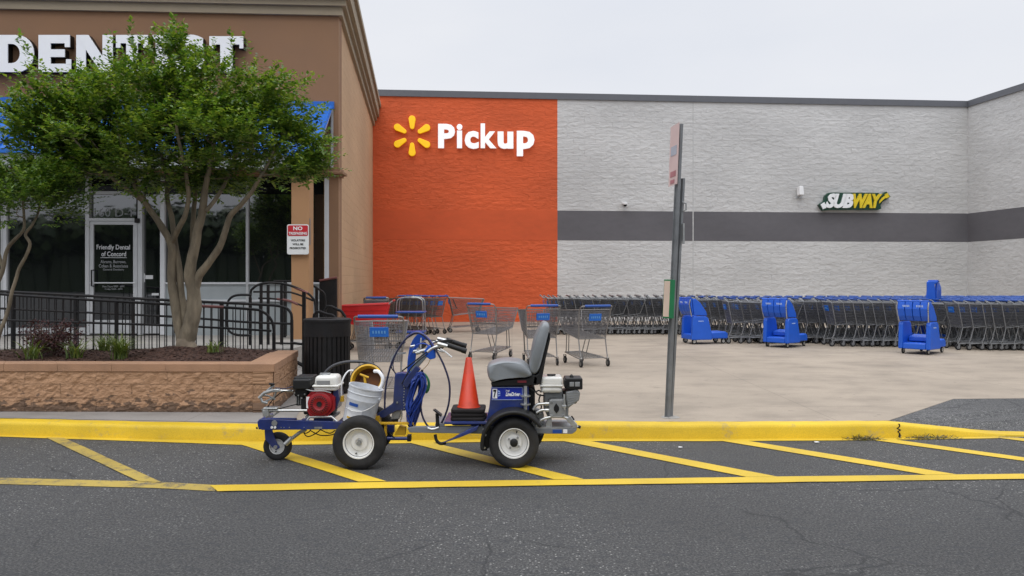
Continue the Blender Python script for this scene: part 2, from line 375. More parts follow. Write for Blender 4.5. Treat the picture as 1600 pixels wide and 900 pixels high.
cart_tube_k = simple('dark_cart_tube', (.23, .235, .24), .45, .5, .2, 6.)
cart_blue = simple('cart_blue', (.01, .065, .30), .4, 0, .1)
cart_panel = simple('cart_panel', (.012, .14, .55), .4, 0, .1)
kid_blue = simple('blue_plastic', (.010, .10, .56), .42, 0, .08, 4., .1, 30., .15, (.03, .08, .3))
cart_red = simple('red_plastic', (.55, .018, .02), .4, 0, .1)
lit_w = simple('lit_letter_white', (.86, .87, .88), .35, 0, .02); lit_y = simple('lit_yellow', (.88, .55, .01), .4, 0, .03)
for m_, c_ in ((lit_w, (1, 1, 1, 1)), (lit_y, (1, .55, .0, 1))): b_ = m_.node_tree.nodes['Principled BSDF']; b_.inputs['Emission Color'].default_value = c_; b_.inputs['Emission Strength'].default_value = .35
green_p = simple('green_paint', (.008, .17, .06), .45, 0, .1)
cream_paper = simple('faded_paper', (.6, .47, .38), .6, 0, .06)
sign_pale = simple('faded_sign', (.66, .5, .48), .5, 0, .06, 3.)
sign_pink = simple('faded_pink', (.42, .18, .2), .5, 0, .1)
sign_white = simple('sign_white', (.72, .73, .72), .4, 0, .04)
sign_red = simple('sign_red', (.5, .02, .03), .4, 0, .05)
bark = simple('crape_bark', (.20, .165, .115), .9, 0, .45, 11., .9, 30., .75, (.075, .06, .04), stretch=(1, 1, .3), dscale=8.)
leafm = leaf_mat('crape_leaf', (.04, .095, .016), (.105, .19, .032), (.24, .31, .06))
leaf2 = leaf_mat('young_leaf', (.05, .11, .02), (.10, .19, .035), (.2, .28, .06))
shrub_m = leaf_mat('maroon_leaf', (.03, .008, .01), (.055, .015, .018), (.09, .03, .025), .2)
grass_m = leaf_mat('daylily_leaf', (.06, .10, .02), (.12, .17, .04), (.22, .24, .07), .3)
weed_m = leaf_mat('dry_weed', (.10, .09, .03), (.16, .12, .05), (.10, .12, .03), .2)
# ---------------------------------------------------------------- lettering as real geometry
def text_into(mb, s, o, ux, uz, wd, ht, depth, offset=0., shear=0., spacing=1.):
    cu = bpy.data.curves.new('t', 'FONT'); cu.body = s; cu.offset = offset; cu.shear = shear; cu.extrude = .5; cu.space_character = spacing; cu.resolution_u = 3
    ob = bpy.data.objects.new('t', cu); C.objects.link(ob); bpy.context.view_layer.update()
    me = bpy.data.meshes.new_from_object(ob)
    vs = [v.co.copy() for v in me.vertices]; fs = [tuple(p.vertices) for p in me.polygons]
    bpy.data.objects.remove(ob); bpy.data.meshes.remove(me); bpy.data.curves.remove(cu)
    x0 = min(v.x for v in vs); x1 = max(v.x for v in vs); y0 = min(v.y for v in vs); y1 = max(v.y for v in vs)
    sx = wd/(x1-x0); sy = (ht/(y1-y0)) if ht else sx
    o, ux, uz = Vector(o), Vector(ux).normalized(), Vector(uz).normalized(); nrm = ux.cross(uz).normalized()  # towards viewer (-Y)
    mb.add([o+ux*(v.x-x0)*sx+uz*(v.y-y0)*sy+nrm*(v.z*depth) for v in vs], fs)
UX_B = (FB(300, 400)-FB(200, 400)); UX_B.z = 0; UX_B.normalize()
UX_W = (WB(900, 400)-WB(800, 400)); UX_W.z = 0; UX_W.normalize()
UZ = Vector((0, 0, 1))

# ---------------------------------------------------------------- ground
mb = MB(); mb.add([(-400, -300, 0), (400, -300, 0), (400, 600, 0), (-400, 600, 0)], [(0, 1, 2, 3)])
struct(mb.build('road', asphalt))
# kerb: (px, py of the foot, height)
kf = [(-900, 640, .145), (-60, 679, .145), (0, 681, .145), (200, 686, .145), (400, 690.5, .145), (640, 688.5, .145), (860, 685.5, .145), (1100, 686.5, .145), (1330, 685.5, .145), (1405, 684.5, .14), (1480, 683.5, .085), (1560, 682.5, .03), (1640, 683, .012), (2400, 690, .012)]
foot = [G(a, b) for a, b, h in kf]; hh = [h for *_, h in kf]
foot2 = []
for i, p in enumerate(foot):
    d = (foot[min(i+1, len(foot)-1)]-foot[max(i-1, 0)]); d.normalize(); foot2.append((p, Vector((-d.y, d.x, 0))))
def strip(a, b, n=12):
    out = []
    for i in range(len(a)-1):
        for k in range(n): out.append((a[i].lerp(a[i+1], k/n), b[i].lerp(b[i+1], k/n)))
    out.append((a[-1], b[-1])); return out
KW = .2
mb = MB(); rows = []
prof = [(-.004, -.03), (.0, .0), (.016, .75), (.028, .93), (.05, 1.)]   # inset, height fraction
secs = []
for i, (p, nn) in enumerate(foot2):
    secs.append([p+nn*a+Vector((0, 0, hh[i]*b if b > 0 else -.03)) for a, b in prof]+[p+nn*(KW)+Vector((0, 0, hh[i])), p+nn*(KW)+Vector((0, 0, -.03))])
fine = []
for i in range(len(secs)-1):
    n = 30 if 0 < i < 12 else 4
    for k in range(n): fine.append([a.lerp(b, k/n) for a, b in zip(secs[i], secs[i+1])])
fine.append(secs[-1])
M_ = len(fine[0])
for row in fine:
    q = noise.noise(row[0]*2.5)*.004+noise.noise(row[0]*9)*.0025
    rows.append([v+Vector((0, q if 0 < j < 5 else 0, q if 1 < j < 6 else 0)) for j, v in enumerate(row)])
mb.add([v for r in rows for v in r], [(i*M_+j, i*M_+j+1, (i+1)*M_+j+1, (i+1)*M_+j) for i in range(len(rows)-1) for j in range(M_-1)])
struct(mb.build('kerb', kerb_paint, smooth=50))
back = [p+nn*(KW+.002) for p, nn in foot2]
# plaza: prism of its outline
bp_ = [Vector((b.x, b.y, 0)) for b in back[:10]]
rampB = [G(1418, 655, PL), G(1490, 623, PL)]; rampB[1].z = 0
far = G(2600, 622, PL)
outl = [(v.x, v.y) for v in bp_]+[(rampB[1].x, rampB[1].y), (far.x, rampB[1].y+.4), (60, 60), (-60, 60), (bp_[0].x-20, bp_[0].y)]
mb = MB(); mb.prism([(x, y, -.05) for x, y in outl], (0, 0, PL+.05))
struct(mb.build('plaza', concrete))
# darker grey walk strip beside the planter
mb = MB(); z = PL+.004
q = [G(-900, 628, PL), G(440, 659.5, PL), G(455, 646, PL), G(480, 560, PL), G(-900, 560, PL)]
mb.add([(p.x, p.y, z) for p in [Vector((bp_[1].x-6, bp_[1].y+.02, 0)), Vector((bp_[2].x, bp_[2].y+.004, 0)), Vector((bp_[4].x+.3, bp_[4].y+.01, 0)), G(470, 640, PL), G(480, 560, PL), G(-900, 560, PL)]], [tuple(range(6))])
struct(mb.build('footpath', concrete3))
# ramp of dark paving down to the road
mb = MB(); top = []
for i in range(9, len(back)): top.append(Vector((back[i].x, back[i].y, hh[i])))
lo = top; hi = [Vector((rampB[1].x+(far.x-rampB[1].x)*k/(len(lo)-1), rampB[1].y+.4*k/(len(lo)-1)-.002, PL-.002)) for k in range(len(lo))]
mb.add([v for p in zip(lo, hi) for v in p], [(2*i, 2*i+2, 2*i+3, 2*i+1) for i in range(len(lo)-1)])
struct(mb.build('dark_ramp', asphalt2))
# painted lines
def marking(px, mat, z=.004, sub=8):
    pts = [G(a, b) for a, b in px]; mb = MB(); n = len(pts)//2
    a = pts[:n]; b = pts[n:][::-1]
    A, B = [], []
    for i in range(n-1):
        for k in range(sub): A.append(a[i].lerp(a[i+1], k/sub)); B.append(b[i].lerp(b[i+1], k/sub))
    A.append(a[-1]); B.append(b[-1])
    vs = []
    for p, q in zip(A, B):
        e = noise.noise(p*6)*.007; f = noise.noise(q*6+Vector((9, 0, 0)))*.007
        vs += [Vector((p.x, p.y+e, z)), Vector((q.x, q.y+f, z))]
    mb.add(vs, [(2*i, 2*i+2, 2*i+3, 2*i+1) for i in range(len(A)-1)])
    return struct(mb.build('painted_line', mat))
marking([(-500, 739), (0, 747), (250, 753.5), (336, 758.5), (336, 768), (240, 763), (0, 757), (-500, 748)], line_worn)
marking([(328, 759.5), (600, 754.5), (900, 750.5), (1210, 746), (1600, 741.5), (2300, 733), (2300, 740), (1600, 749.5), (1210, 755), (900, 759), (600, 764), (340, 769)], line_fresh, .008)
marking([(72, 684.5), (216, 753), (254, 755), (100, 685)], line_worn, .007)
marking([(365, 692), (560, 753.5), (604, 753), (402, 692)], line_fresh, .006)
marking([(632, 690.5), (866, 750), (912, 749.5), (668, 690.5)], line_fresh, .006)
marking([(868, 687.5), (1166, 746), (1214, 745.5), (912, 688)], line_fresh, .006)
marking([(1118, 688), (1446, 742.5), (1494, 742), (1162, 688.5)], line_fresh, .006)
marking([(1355, 687), (1700, 735), (1700, 729.5), (1398, 687.5)], line_fresh, .006)
marking([(1552, 683.8), (1700, 703), (1700, 698), (1590, 684.5)], line_fresh, .006)
marking([(-60, 678.9), (200, 685.9), (400, 690.3), (640, 688.2), (860, 685.2), (1100, 686.3), (1330, 685.2), (1560, 682.6), (1560, 685.4), (1330, 688.6), (1100, 690), (860, 690), (640, 693), (400, 696.5), (200, 689.5), (-60, 681)], line_fresh, .005)

# ---------------------------------------------------------------- big store
def slab(mb, f, px0, z0, px1, z1, off, depth, n=1):
    a = f(px0, HY, off); b = f(px1, HY, off); d = Vector((0, depth, 0))
    q = [Vector((a.x, a.y, z0)), Vector((b.x, b.y, z0)), Vector((b.x, b.y, z1)), Vector((a.x, a.y, z1))]
    mb.hexa(q, [v+d for v in q])
cA = WB(582, HY); cC = WB(1512, HY); ZT = 8.2
store = thing('store_building', (cA.x, cA.y, 0), 'big box store with orange and grey painted block walls and dark horizontal band', 'building')
mb = MB(); slab(mb, WB, 540, 0, 871, 3.01, 0, .4); slab(mb, WB, 540, 4.06, 871, 7.98, 0, .4); mb.build('orange_wall', orange, store)
mb = MB(); slab(mb, WB, 540, 3.01, 871, 4.06, .003, .39); mb.build('orange_band', orange_s, store)
mb = MB(); slab(mb, WB, 871, 0, 1512, 3.01, 0, .4); slab(mb, WB, 871, 4.06, 1512, 7.98, 0, .4); mb.build('grey_wall', greyb, store)
mb = MB(); slab(mb, WB, 871, 3.01, 1513, 4.06, .003, .39); mb.build('dark_band', band, store)
mb = MB(); slab(mb, WB, 540, 7.98, 1515, ZT, .05, .5); 
dS = Vector((.35, -2.7, 0)).normalized(); eC = cC+dS*22; eC.z = cC.z
def sslab(mb, z0, z1, off, th):
    n = Vector((-dS.y, dS.x, 0)); n = n if n.x < 0 else -n
    a = Vector((cC.x, cC.y, 0))+n*off; b = Vector((eC.x, eC.y, 0))+n*off
    q = [a+UZ*z0, b+UZ*z0, b+UZ*z1, a+UZ*z1]; mb.hexa(q, [v-n*th for v in q])
mb.build('parapet', parapet_m, store)
mb = MB(); sslab(mb, 7.98, ZT, .05, .5); mb.build('parapet', parapet_m, store)
mb = MB(); sslab(mb, 0, 3.01, 0, .4); sslab(mb, 4.06, 7.98, 0, .4); mb.build('side_wall', greyb_y, store)
mb = MB(); sslab(mb, 3.01, 4.06, .003, .39); mb.build('side_band', band_y, store)
mb = MB(); mb.add([WB(540, HY, -.4)+UZ*(7.9-H), WB(1540, HY, -.4)+UZ*(7.9-H), Vector((60, 60, 7.9)), Vector((-20, 60, 7.9))], [(0, 1, 2, 3)])
mb.build('roof', parapet_m, store)

def zW(px, py, off=0): return WB(px, py, off)
mb = MB(); slab(mb, WB, 1082.2, .1, 1083.8, 7.97, .006, .01); mb.build('control_joint', simple('joint_sealant', (.50, .50, .49), .8), store)
# pickup sign
o = WB(643.7, 212, .1)
sg = thing('pickup_sign', o, 'white raised Pickup lettering beside a six-rayed yellow burst on the orange wall', 'sign')
sc_ = 27.9/F
for k in range(6):
    a = pi/2+k*pi/3; u = UX_W*cos(a)+UZ*sin(a); v = UX_W*(-sin(a))+UZ*cos(a)
    pts = []
    r0, r1, w0, w1 = 10.5*sc_, 31.5*sc_, 3.3*sc_, 5.4*sc_
    for t in range(9): th = pi/2+pi*t/8; pts.append(o+u*(r0+w0+w0*cos(th))+v*(w0*sin(th)))
    for t in range(9): th = -pi/2+pi*t/8; pts.append(o+u*(r1-w1+w1*cos(th))+v*(w1*sin(th)))
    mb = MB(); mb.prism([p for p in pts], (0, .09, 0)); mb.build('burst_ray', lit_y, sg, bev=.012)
def wpt(px, py): return WB(px, py, .09)
for ch, x0, x1, yb, yt in (('P', 684.5, 711, 231.5, 194), ('i', 713.5, 722.5, 231.5, 194), ('c', 726, 748, 232.5, 205), ('k', 751, 775.5, 231.5, 193.5), ('u', 777.5, 802, 232.5, 206), ('p', 807.5, 835, 244, 205)):
    mb = MB(); a = wpt(x0, yb); b = wpt(x1, yt)
    text_into(mb, ch, a, UX_W, UZ, (b-a).dot(UX_W), b.z-a.z, .08, .03 if ch in 'ik' else .042)
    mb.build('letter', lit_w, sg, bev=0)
# sandwich shop sign
o = WB(1335, 316, .1); sg = thing('sandwich_shop_sign', o, 'slanted white and yellow SUBWAY lettering edged dark green above the dark band', 'sign')
def fit(mb, s, x0, y0, x1, y1, off, dep, offset, shear, sp=1.):
    a = WB(x0, y1, off); b = WB(x1, y0, off); text_into(mb, s, a, UX_W, UZ, (b-a).dot(UX_W), b.z-a.z, dep, offset, shear, sp)
def wpoly(mb, pts, off, dep): mb.prism([WB(x, y, off) for x, y in pts], (0, dep, 0))
arrowS = [(1282.3, 319.5), (1288.6, 315.8), (1289, 318.2), (1291.5, 320.3), (1291.2, 325), (1289, 325.2), (1286.2, 327)]
arrowY = [(1374.5, 314), (1378, 309.5), (1383, 306), (1383, 303.5), (1387, 301.5), (1390.2, 307.5), (1384.8, 310), (1384, 308.9), (1379.5, 312.5), (1374, 318)]
def grow(pts, k):
    out = []; n = len(pts)
    cx = sum(p[0] for p in pts)/n; cy = sum(p[1] for p in pts)/n
    A = sum(pts[i][0]*pts[(i+1) % n][1]-pts[(i+1) % n][0]*pts[i][1] for i in range(n)); s = 1 if A > 0 else -1
    for i in range(n):
        a, b, c = Vector(pts[i-1]), Vector(pts[i]), Vector(pts[(i+1) % n])
        d1 = (b-a).normalized(); d2 = (c-b).normalized(); n1 = Vector((d1.y, -d1.x))*s; n2 = Vector((d2.y, -d2.x))*s
        m = (n1+n2); m = m/max(.5, m.length_squared/2) if m.length > .1 else n1
        out.append(tuple(b+m*k))
    return out
mb = MB(); back_outline = [(1287.5, 314), (1289.5, 305.5), (1294, 301.5), (1300, 300.8), (1373.5, 301.3), (1375.3, 305.5), (1378.5, 303.2), (1385.2, 299.2), (1391.5, 307.5), (1384, 312.2), (1378.5, 316), (1376, 321.5), (1377, 325.8), (1372, 327.8), (1300, 327.6), (1285.5, 328.9), (1279.5, 319.6)]
wpoly(mb, back_outline, .17, .16); mb.build('backing', sub_green, sg)
mb = MB(); fit(mb, 'SUB', 1290, 302.6, 1333.5, 325, .20, .05, .055, .32, .88); mb.build('lettering', letter_w, sg)
mb = MB(); fit(mb, 'WAY', 1332.5, 303, 1378, 325, .20, .05, .05, .28, .84); mb.build('lettering', sub_yellow, sg)
mb = MB(); wpoly(mb, arrowS, .216, .05); mb.build('arrow_tail', letter_w, sg)
mb = MB(); wpoly(mb, arrowY, .216, .05); mb.build('arrow_tail', sub_yellow, sg)
# wall cameras
o = WB(1248, 301, 0)
t = thing('security_camera', o, 'white boxy security camera on the grey wall left of the sandwich shop sign', 'camera', 'cameras on the store wall')
mb = MB(); mb.box(o+Vector((0, -.16, .04)), (.17, .2, .32), (radians(-6), 0, .2)); mb.build('housing', white_p, t, bev=.02)
mb = MB(); mb.tube([o+Vector((0, .0, -.16)), o+Vector((0, -.12, -.16)), o+Vector((0, -.18, -.05))], .025); mb.box(o+Vector((0, -.01, -.16)), (.24, .03, .1)); mb.build('bracket', alu, t)
o = WB(975, 320, 0)
t = thing('dome_camera', o, 'small white dome camera on the grey wall just right of the orange paint', 'camera', 'cameras on the store wall')
mb = MB(); mb.box(o+Vector((0, -.06, .06)), (.14, .14, .06)); mb.lathe([(0, .08), (.03, .085), (.07, .08)], o+Vector((.02, -.17, .06)), (0, 0, -1), 16); mb.build('housing', white_p, t)
mb = MB(); mb.lathe([(.07, .068), (.1, .06), (.13, .035), (.14, 0)], o+Vector((.02, -.17, .06)), (0, 0, -1), 16); mb.build('dome', black_pl, t)

# ---------------------------------------------------------------- dental office
FL = .51
o = FB(529, 437); o.z = FL
db = thing('dental_office', o, 'tan stucco dental office with blue metal awning and dark shop windows', 'building')
zf = lambda px, py: FB(px, py).z
LX = -260
def fb(mb, x0, y0, x1, y1, off, depth):
    a = FB(x0, HY, off); b = FB(x1, HY, off); d = Vector((0, depth, 0))
    zt = lambda x, y: FB(x, y, off).z
    q = [Vector((a.x, a.y, zt(x1, y1))), Vector((b.x, b.y, zt(x1, y1))), Vector((b.x, b.y, zt(x1, y0))), Vector((a.x, a.y, zt(x1, y0)))]
    mb.hexa(q, [v+d for v in q])
ZC = zf(529, 25.5)
mb = MB(); slab(mb, FB, LX, zf(400, 262), 529, ZC, 0, .3); mb.build('upper_wall', stucco, db)
mb = MB(); slab(mb, FB, LX, zf(400, 275), 531.5, zf(400, 262), .06, .36); mb.build('lintel', stucco, db)
mb = MB(); slab(mb, FB, LX, zf(400, 272), 536, zf(400, 267.5), .13, .43); mb.build('lintel_moulding', stucco, db, bev=.01)
mb = MB(); slab(mb, FB, 514, 0, 529, zf(400, 275), 0, .3); mb.build('end_pier', stucco, db)
# side wall (slightly splayed), textured block
sa = FB(529.2, HY); sb = P(583, HY, 27.95); sdir = (sb-sa).normalized()
def side(mb, z0, z1, off, th, ext=-.03):
    n = Vector((sdir.y, -sdir.x, 0)); a = sa+n*off-sdir*ext; b = sb+n*off+sdir*.3
    q = [Vector((p.x, p.y, z)) for p, z in ((a, z0), (b, z0), (b, z1), (a, z1))]; mb.hexa(q, [v-n*th for v in q])
mb = MB(); side(mb, 0, ZC, .004, .3); mb.build('side_wall', stucco_side, db)
tiers = [(ZC, ZC+.17, .07), (ZC+.17, ZC+.30, .14), (ZC+.30, ZC+.62, .22), (ZC+.62, ZC+.75, .28)]
for z0, z1, of in tiers:
    nn = Vector((sdir.y, -sdir.x, 0))
    a = FB(LX, HY, of); b = FB(529, HY, of); bb = b+Vector((of+.004, 0, 0)); c = sb+nn*(of+.004)+sdir*.3
    outer = [a, bb, c]; inner = [a+Vector((0, .4+of, 0)), b+Vector((-.35, .4+of, 0)), sb-nn*.35+sdir*.3]
    mb = MB(); vs = []
    for z_ in (z0, z1-.002):
        vs += [Vector((p.x, p.y, z_)) for p in outer+inner]
    mb.add(vs, [(0, 1, 4, 3), (1, 2, 5, 4), (6, 9, 10, 7), (7, 10, 11, 8), (0, 6, 7, 1), (1, 7, 8, 2), (3, 4, 10, 9), (4, 5, 11, 10), (0, 3, 9, 6), (2, 8, 11, 5)])
    mb.build('cornice', cream, db)
mb = MB(); mb.add([FB(LX, HY, -.2)+UZ*(ZC+.5-H), FB(520, HY, -.2)+UZ*(ZC+.5-H), Vector((sb.x-.2, sb.y, ZC+.5)), Vector((-16, sb.y, ZC+.5))], [(0, 1, 2, 3)]); mb.build('roof', parapet_m, db)
# window wall: dark glass, frames
def pane(x0, y0, x1, y1, off=-.12): 
    mb = MB(); fb(mb, x0, y0, x1, y1, off, .02); return mb
def window(name, x0, y0, x1, y1, mat=None):
    g = pane(x0, y0, x1, y1).build(name, mat or glass, db); return g
def frame(parent, bars, mat=alu, off=-.06, name='frame', dep=.08):
    mb = MB()
    for b in bars: fb(mb, *b, off, dep)
    return mb.build(name, mat, parent)
w1 = window('window', -250, 304, 5, 521); window('upper_pane', -250, 275, 5, 304, glass_d); frame(w1, [(-250, 521, 5, 526), (1, 275, 5, 521)])
w2 = window('window', 8, 304, 133, 512); window('upper_pane', 8, 275, 133, 304, glass_d); window('upper_pane', 222, 275, 250, 304, glass_d); window('upper_pane', 257, 275, 384, 304, glass_d); window('upper_pane', 388, 275, 507, 304, glass_d); frame(w2, [(5, 275, 10, 523)], alu_white); frame(w2, [(10, 512, 133, 521)])
w3 = window('transom_window', 140, 304, 213, 341); frame(w3, [(140, 299, 213, 304)])
w4 = window('upper_pane', 140, 275, 213, 299, glass_d)
w5 = window('side_window', 222, 304, 250, 509); frame(w5, [(222, 509, 250, 521)])
w6 = window('window', 257, 304, 384, 442); w7 = window('window', 388, 304, 507, 442)
frame(w6, [(250, 275, 257, 523)], alu_white, -.03); frame(w7, [(384, 275, 388, 524)], alu)
frame(w7, [(507, 275, 514, 440)], alu_white, .0)
mb = MB(); fb(mb, 257, 442, 384, 500, -.1, .08); fb(mb, 388, 442, 507, 500, -.1, .08); mb.build('wall_panel', panel_w, db)
mb = MB(); fb(mb, 257, 441, 384, 444, -.055, .05); fb(mb, 388, 441, 507, 444, -.055, .05); fb(mb, 257, 468, 384, 471, -.055, .05); fb(mb, 388, 468, 507, 471, -.055, .05); mb.build('panel_trim', alu_white, db)
mb = MB(); fb(mb, 257, 500, 507, 528, -.05, .15); mb.build('base_wall', panel_w, db)
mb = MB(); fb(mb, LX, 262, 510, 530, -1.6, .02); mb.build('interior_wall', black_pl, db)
# door
dr = MB(); fb(dr, 133, 275, 139, 523, -.02, .12); fb(dr, 215, 275, 222, 523, -.02, .12); fb(dr, 139, 341, 215, 345.5, -.02, .12)
dr.build('door_frame', alu, db)
mb = MB(); fb(mb, 139.5, 346, 146, 521, -.04, .06); fb(mb, 208, 346, 214.5, 521, -.04, .06); fb(mb, 146, 346, 208, 351, -.04, .06); fb(mb, 146, 500, 208, 521, -.04, .06)
door = mb.build('door', alu, db)
pane(146, 351, 208, 500, -.07).build('glass_pane', glass, door)
mb = MB(); a = FB(143, 422, .05); b = FB(143, 447, .05); mb.tube([a+Vector((0, .08, 0)), a, b, b+Vector((0, .08, 0))], .014); mb.build('handle', black_p, door)
mb = MB(); a = FB(140, 442, .02); b = FB(211, 442, .02); mb.tube([a, b], .012); mb.build('push_bar', alu_white, door)
mb = MB(); fb(mb, 210, 341, 217, 348, .02, .08); mb.build('door_closer', black_p, door)
# vinyl text on glass
def vtext(par, s, x0, y0, x1, y1, mat=vinyl, off=-.045, offs=.0):
    a = FB(x0, y1, off); b = FB(x1, y0, off); mb = MB(); text_into(mb, s, a, UX_B, UZ, (b-a).dot(UX_B), b.z-a.z, .004, offs); mb.build('lettering', mat, par)
vtext(w3, '160 D-1', 147.5, 325.5, 206, 338.5, vinyl_d, -.117)
vtext(door, 'Friendly Dental', 151, 382.5, 203, 392, vinyl, -.068, .008); vtext(door, 'of Concord', 158.5, 393, 197, 400.5, vinyl, -.068, .008)
mb = MB(); fb(mb, 157, 402.3, 198, 403, -.062, .004); mb.build('underline', vinyl, door)
vtext(door, 'Abrams, Burrows,', 157, 406.5, 197, 412, vinyl_d, -.068); vtext(door, 'Cohen & Associates', 154.5, 413, 200, 418, vinyl_d, -.068); vtext(door, 'General Dentistry', 161, 419.5, 194, 423.5, vinyl_d, -.068)
vtext(door, 'Mon-Thurs 9AM - 6PM', 160, 446, 194, 449.2, vinyl_d, -.068); vtext(door, 'Friday 9AM - 3PM', 164, 450.5, 191, 453.5, vinyl_d, -.068)
for x0, y0, x1, y1 in ((227, 430, 239, 436), (223, 427, 226.5, 441), (237, 458, 248, 461.5)):
    mb = MB(); fb(mb, x0, y0, x1, y1, -.095, .004); mb.build('sticker', vinyl, w5)
# awning
awx0, awx1 = FB(LX, HY).x, (520.5-800)/F*16.15
at, ab = 1.62+274*16.15/F, 1.62+199*14.75/F
aw = thing('awning', (awx1, 15.5, 4.5), 'bright blue standing seam metal awning above the dental office windows', 'awning')
def awl(x, k): 
    y1 = 16.413+.0606*x
    return Vector((x, y1+(14.75-16.15)*k-.02, at+(ab-at)*k))
mb = MB(); q = [awl(awx0, .0), awl(awx1, .0), awl(awx1, 1), awl(awx0, 1)]; mb.prism(q, (0, 0, -.04)); 
roofp = mb.build('roof_sheet', blue_metal, aw)
mb = MB(); x = awx1-.03
while x > awx0:
    a, b = awl(x, .06), awl(x, 1.005); n = Vector((0, -.45, .9))*.035
    q = [a+Vector((-.012, 0, 0)), a+Vector((.012, 0, 0)), b+Vector((.012, 0, 0)), b+Vector((-.012, 0, 0))]; mb.hexa(q, [v+n for v in q]); x -= .405
mb.build('standing_seams', blue_metal, aw)
mb = MB(); a, b = awl(awx0, 0), awl(awx1+.02, 0); q = [a+Vector((0, -.06, -.09)), b+Vector((0, -.06, -.09)), b+Vector((0, -.06, .05)), a+Vector((0, -.06, .05))]; mb.hexa(q, [v+Vector((0, .06, 0)) for v in q]); mb.build('ridge_cap', blue_metal, aw)
mb = MB(); a, b = awl(awx0, 1), awl(awx1, 1); q = [a+Vector((0, -.03, -.06)), b+Vector((0, -.03, -.06)), b+Vector((0, -.03, .01)), a+Vector((0, -.03, .01))]; mb.hexa(q, [v+Vector((0, .03, 0)) for v in q]); mb.build('drip_edge', blue_metal, aw)
mb = MB(); q = [a+Vector((0, .02, -.30)), b+Vector((-.15, .02, -.30)), b+Vector((-.15, .02, -.06)), a+Vector((0, .02, -.06))]; mb.hexa(q, [v+Vector((0, .12, 0)) for v in q]); mb.build('support_beam', panel_w, aw)
mb = MB(); q = [a+Vector((0, .14, -.1)), b+Vector((-.1, .14, -.1)), Vector((awx1-.1, 16.413+.0606*awx1-.01, ab-.1)), Vector((awx0, 16.413+.0606*awx0-.01, ab-.1))]; mb.prism(q, (0, 0, .03)); mb.build('soffit', dull_steel, aw)
mb = MB(); e = Vector((awx1-.02, 0, 0)); w0 = awl(awx1-.02, 0); w1_ = awl(awx1-.02, 1)
mb.tube([w0+Vector((0, -.03, -.1)), Vector((w0.x, w0.y-.03, ab-.1))], .03, 4); mb.tube([Vector((w0.x, w0.y-.03, ab-.07)), w1_+Vector((0, .05, -.07))], .02, 4); mb.tube([w0+Vector((0, -.06, -.1)), w1_+Vector((0, .03, -.07))], .018, 4)
mb.build('end_bracket', alu, aw)
# free column under the awning
cz = 15.0; a = P(455, HY, cz); b = P(483, HY, cz)
col = thing('awning_column', (a.x+.17, cz+.17, PL), 'square tan stucco column holding up the blue awning', 'column')
mb = MB(); mb.hexa([Vector((a.x, cz, .1)), Vector((b.x, cz, .1)), Vector((b.x, cz, 3.66)), Vector((a.x, cz, 3.66))], [Vector((a.x, cz+.34, .1)), Vector((b.x, cz+.34, .1)), Vector((b.x, cz+.34, 3.66)), Vector((a.x, cz+.34, 3.66))])
mb.build('shaft', stucco_lite, col, bev=.012)
mb = MB(); mb.box(((a.x+b.x)/2, cz+.17, 3.70), (b.x-a.x+.08, .42, .08)); mb.build('capital', stucco_lite, col, bev=.01)
# no trespassing sign
sz = 14.93; c0 = P(465.5, 374, sz); t = thing('no_trespassing_sign', c0, 'red and white no trespassing sign fixed to the tan column', 'sign')
ww, hh_ = 34*sz/F, 47*sz/F
def rrect(c, w_, h_, r, y):
    pts = []
    for sx, sy, a0 in ((1, 1, 0), (-1, 1, pi/2), (-1, -1, pi), (1, -1, 3*pi/2)):
        for k in range(5): th = a0+pi/2*k/4; pts.append(Vector((c.x+sx*(w_/2-r)+r*cos(th), y, c.z+sy*(h_/2-r)+r*sin(th))))
    return pts
mb = MB(); mb.prism(rrect(c0, ww, hh_, .035, sz), (0, .01, 0)); mb.build('plate', sign_white, t)
mb = MB(); cc = c0+Vector((0, 0, hh_*.29)); mb.prism(rrect(cc, ww*.92, hh_*.35, .025, sz-.004), (0, .003, 0)); mb.build('red_field', sign_red, t)
def stx(s, cx_, cy_, w_, h_, mat, y, off=.02):
    mb = MB(); text_into(mb, s, c0+Vector((cx_*ww-w_*ww/2, y-sz, cy_*hh_-h_*hh_/2)), (1, 0, 0), UZ, w_*ww, h_*hh_, .003, off); mb.build('lettering', mat, t)
stx('NO', 0, .365, .42, .13, white_p, sz-.007, .03); stx('TRESPASSING', 0, .2, .84, .09, white_p, sz-.007)
stx('VIOLATORS', 0, -.03, .66, .065, letter_k, sz-.003); stx('WILL BE', 0, -.16, .5, .065, letter_k, sz-.003); stx('PROSECUTED', 0, -.29, .74, .065, letter_k, sz-.003)
mb = MB(); mb.box(P(483.5, 362, sz+.12), (.03, .05, .5)); mb.build('fixing_strap', galv, t)
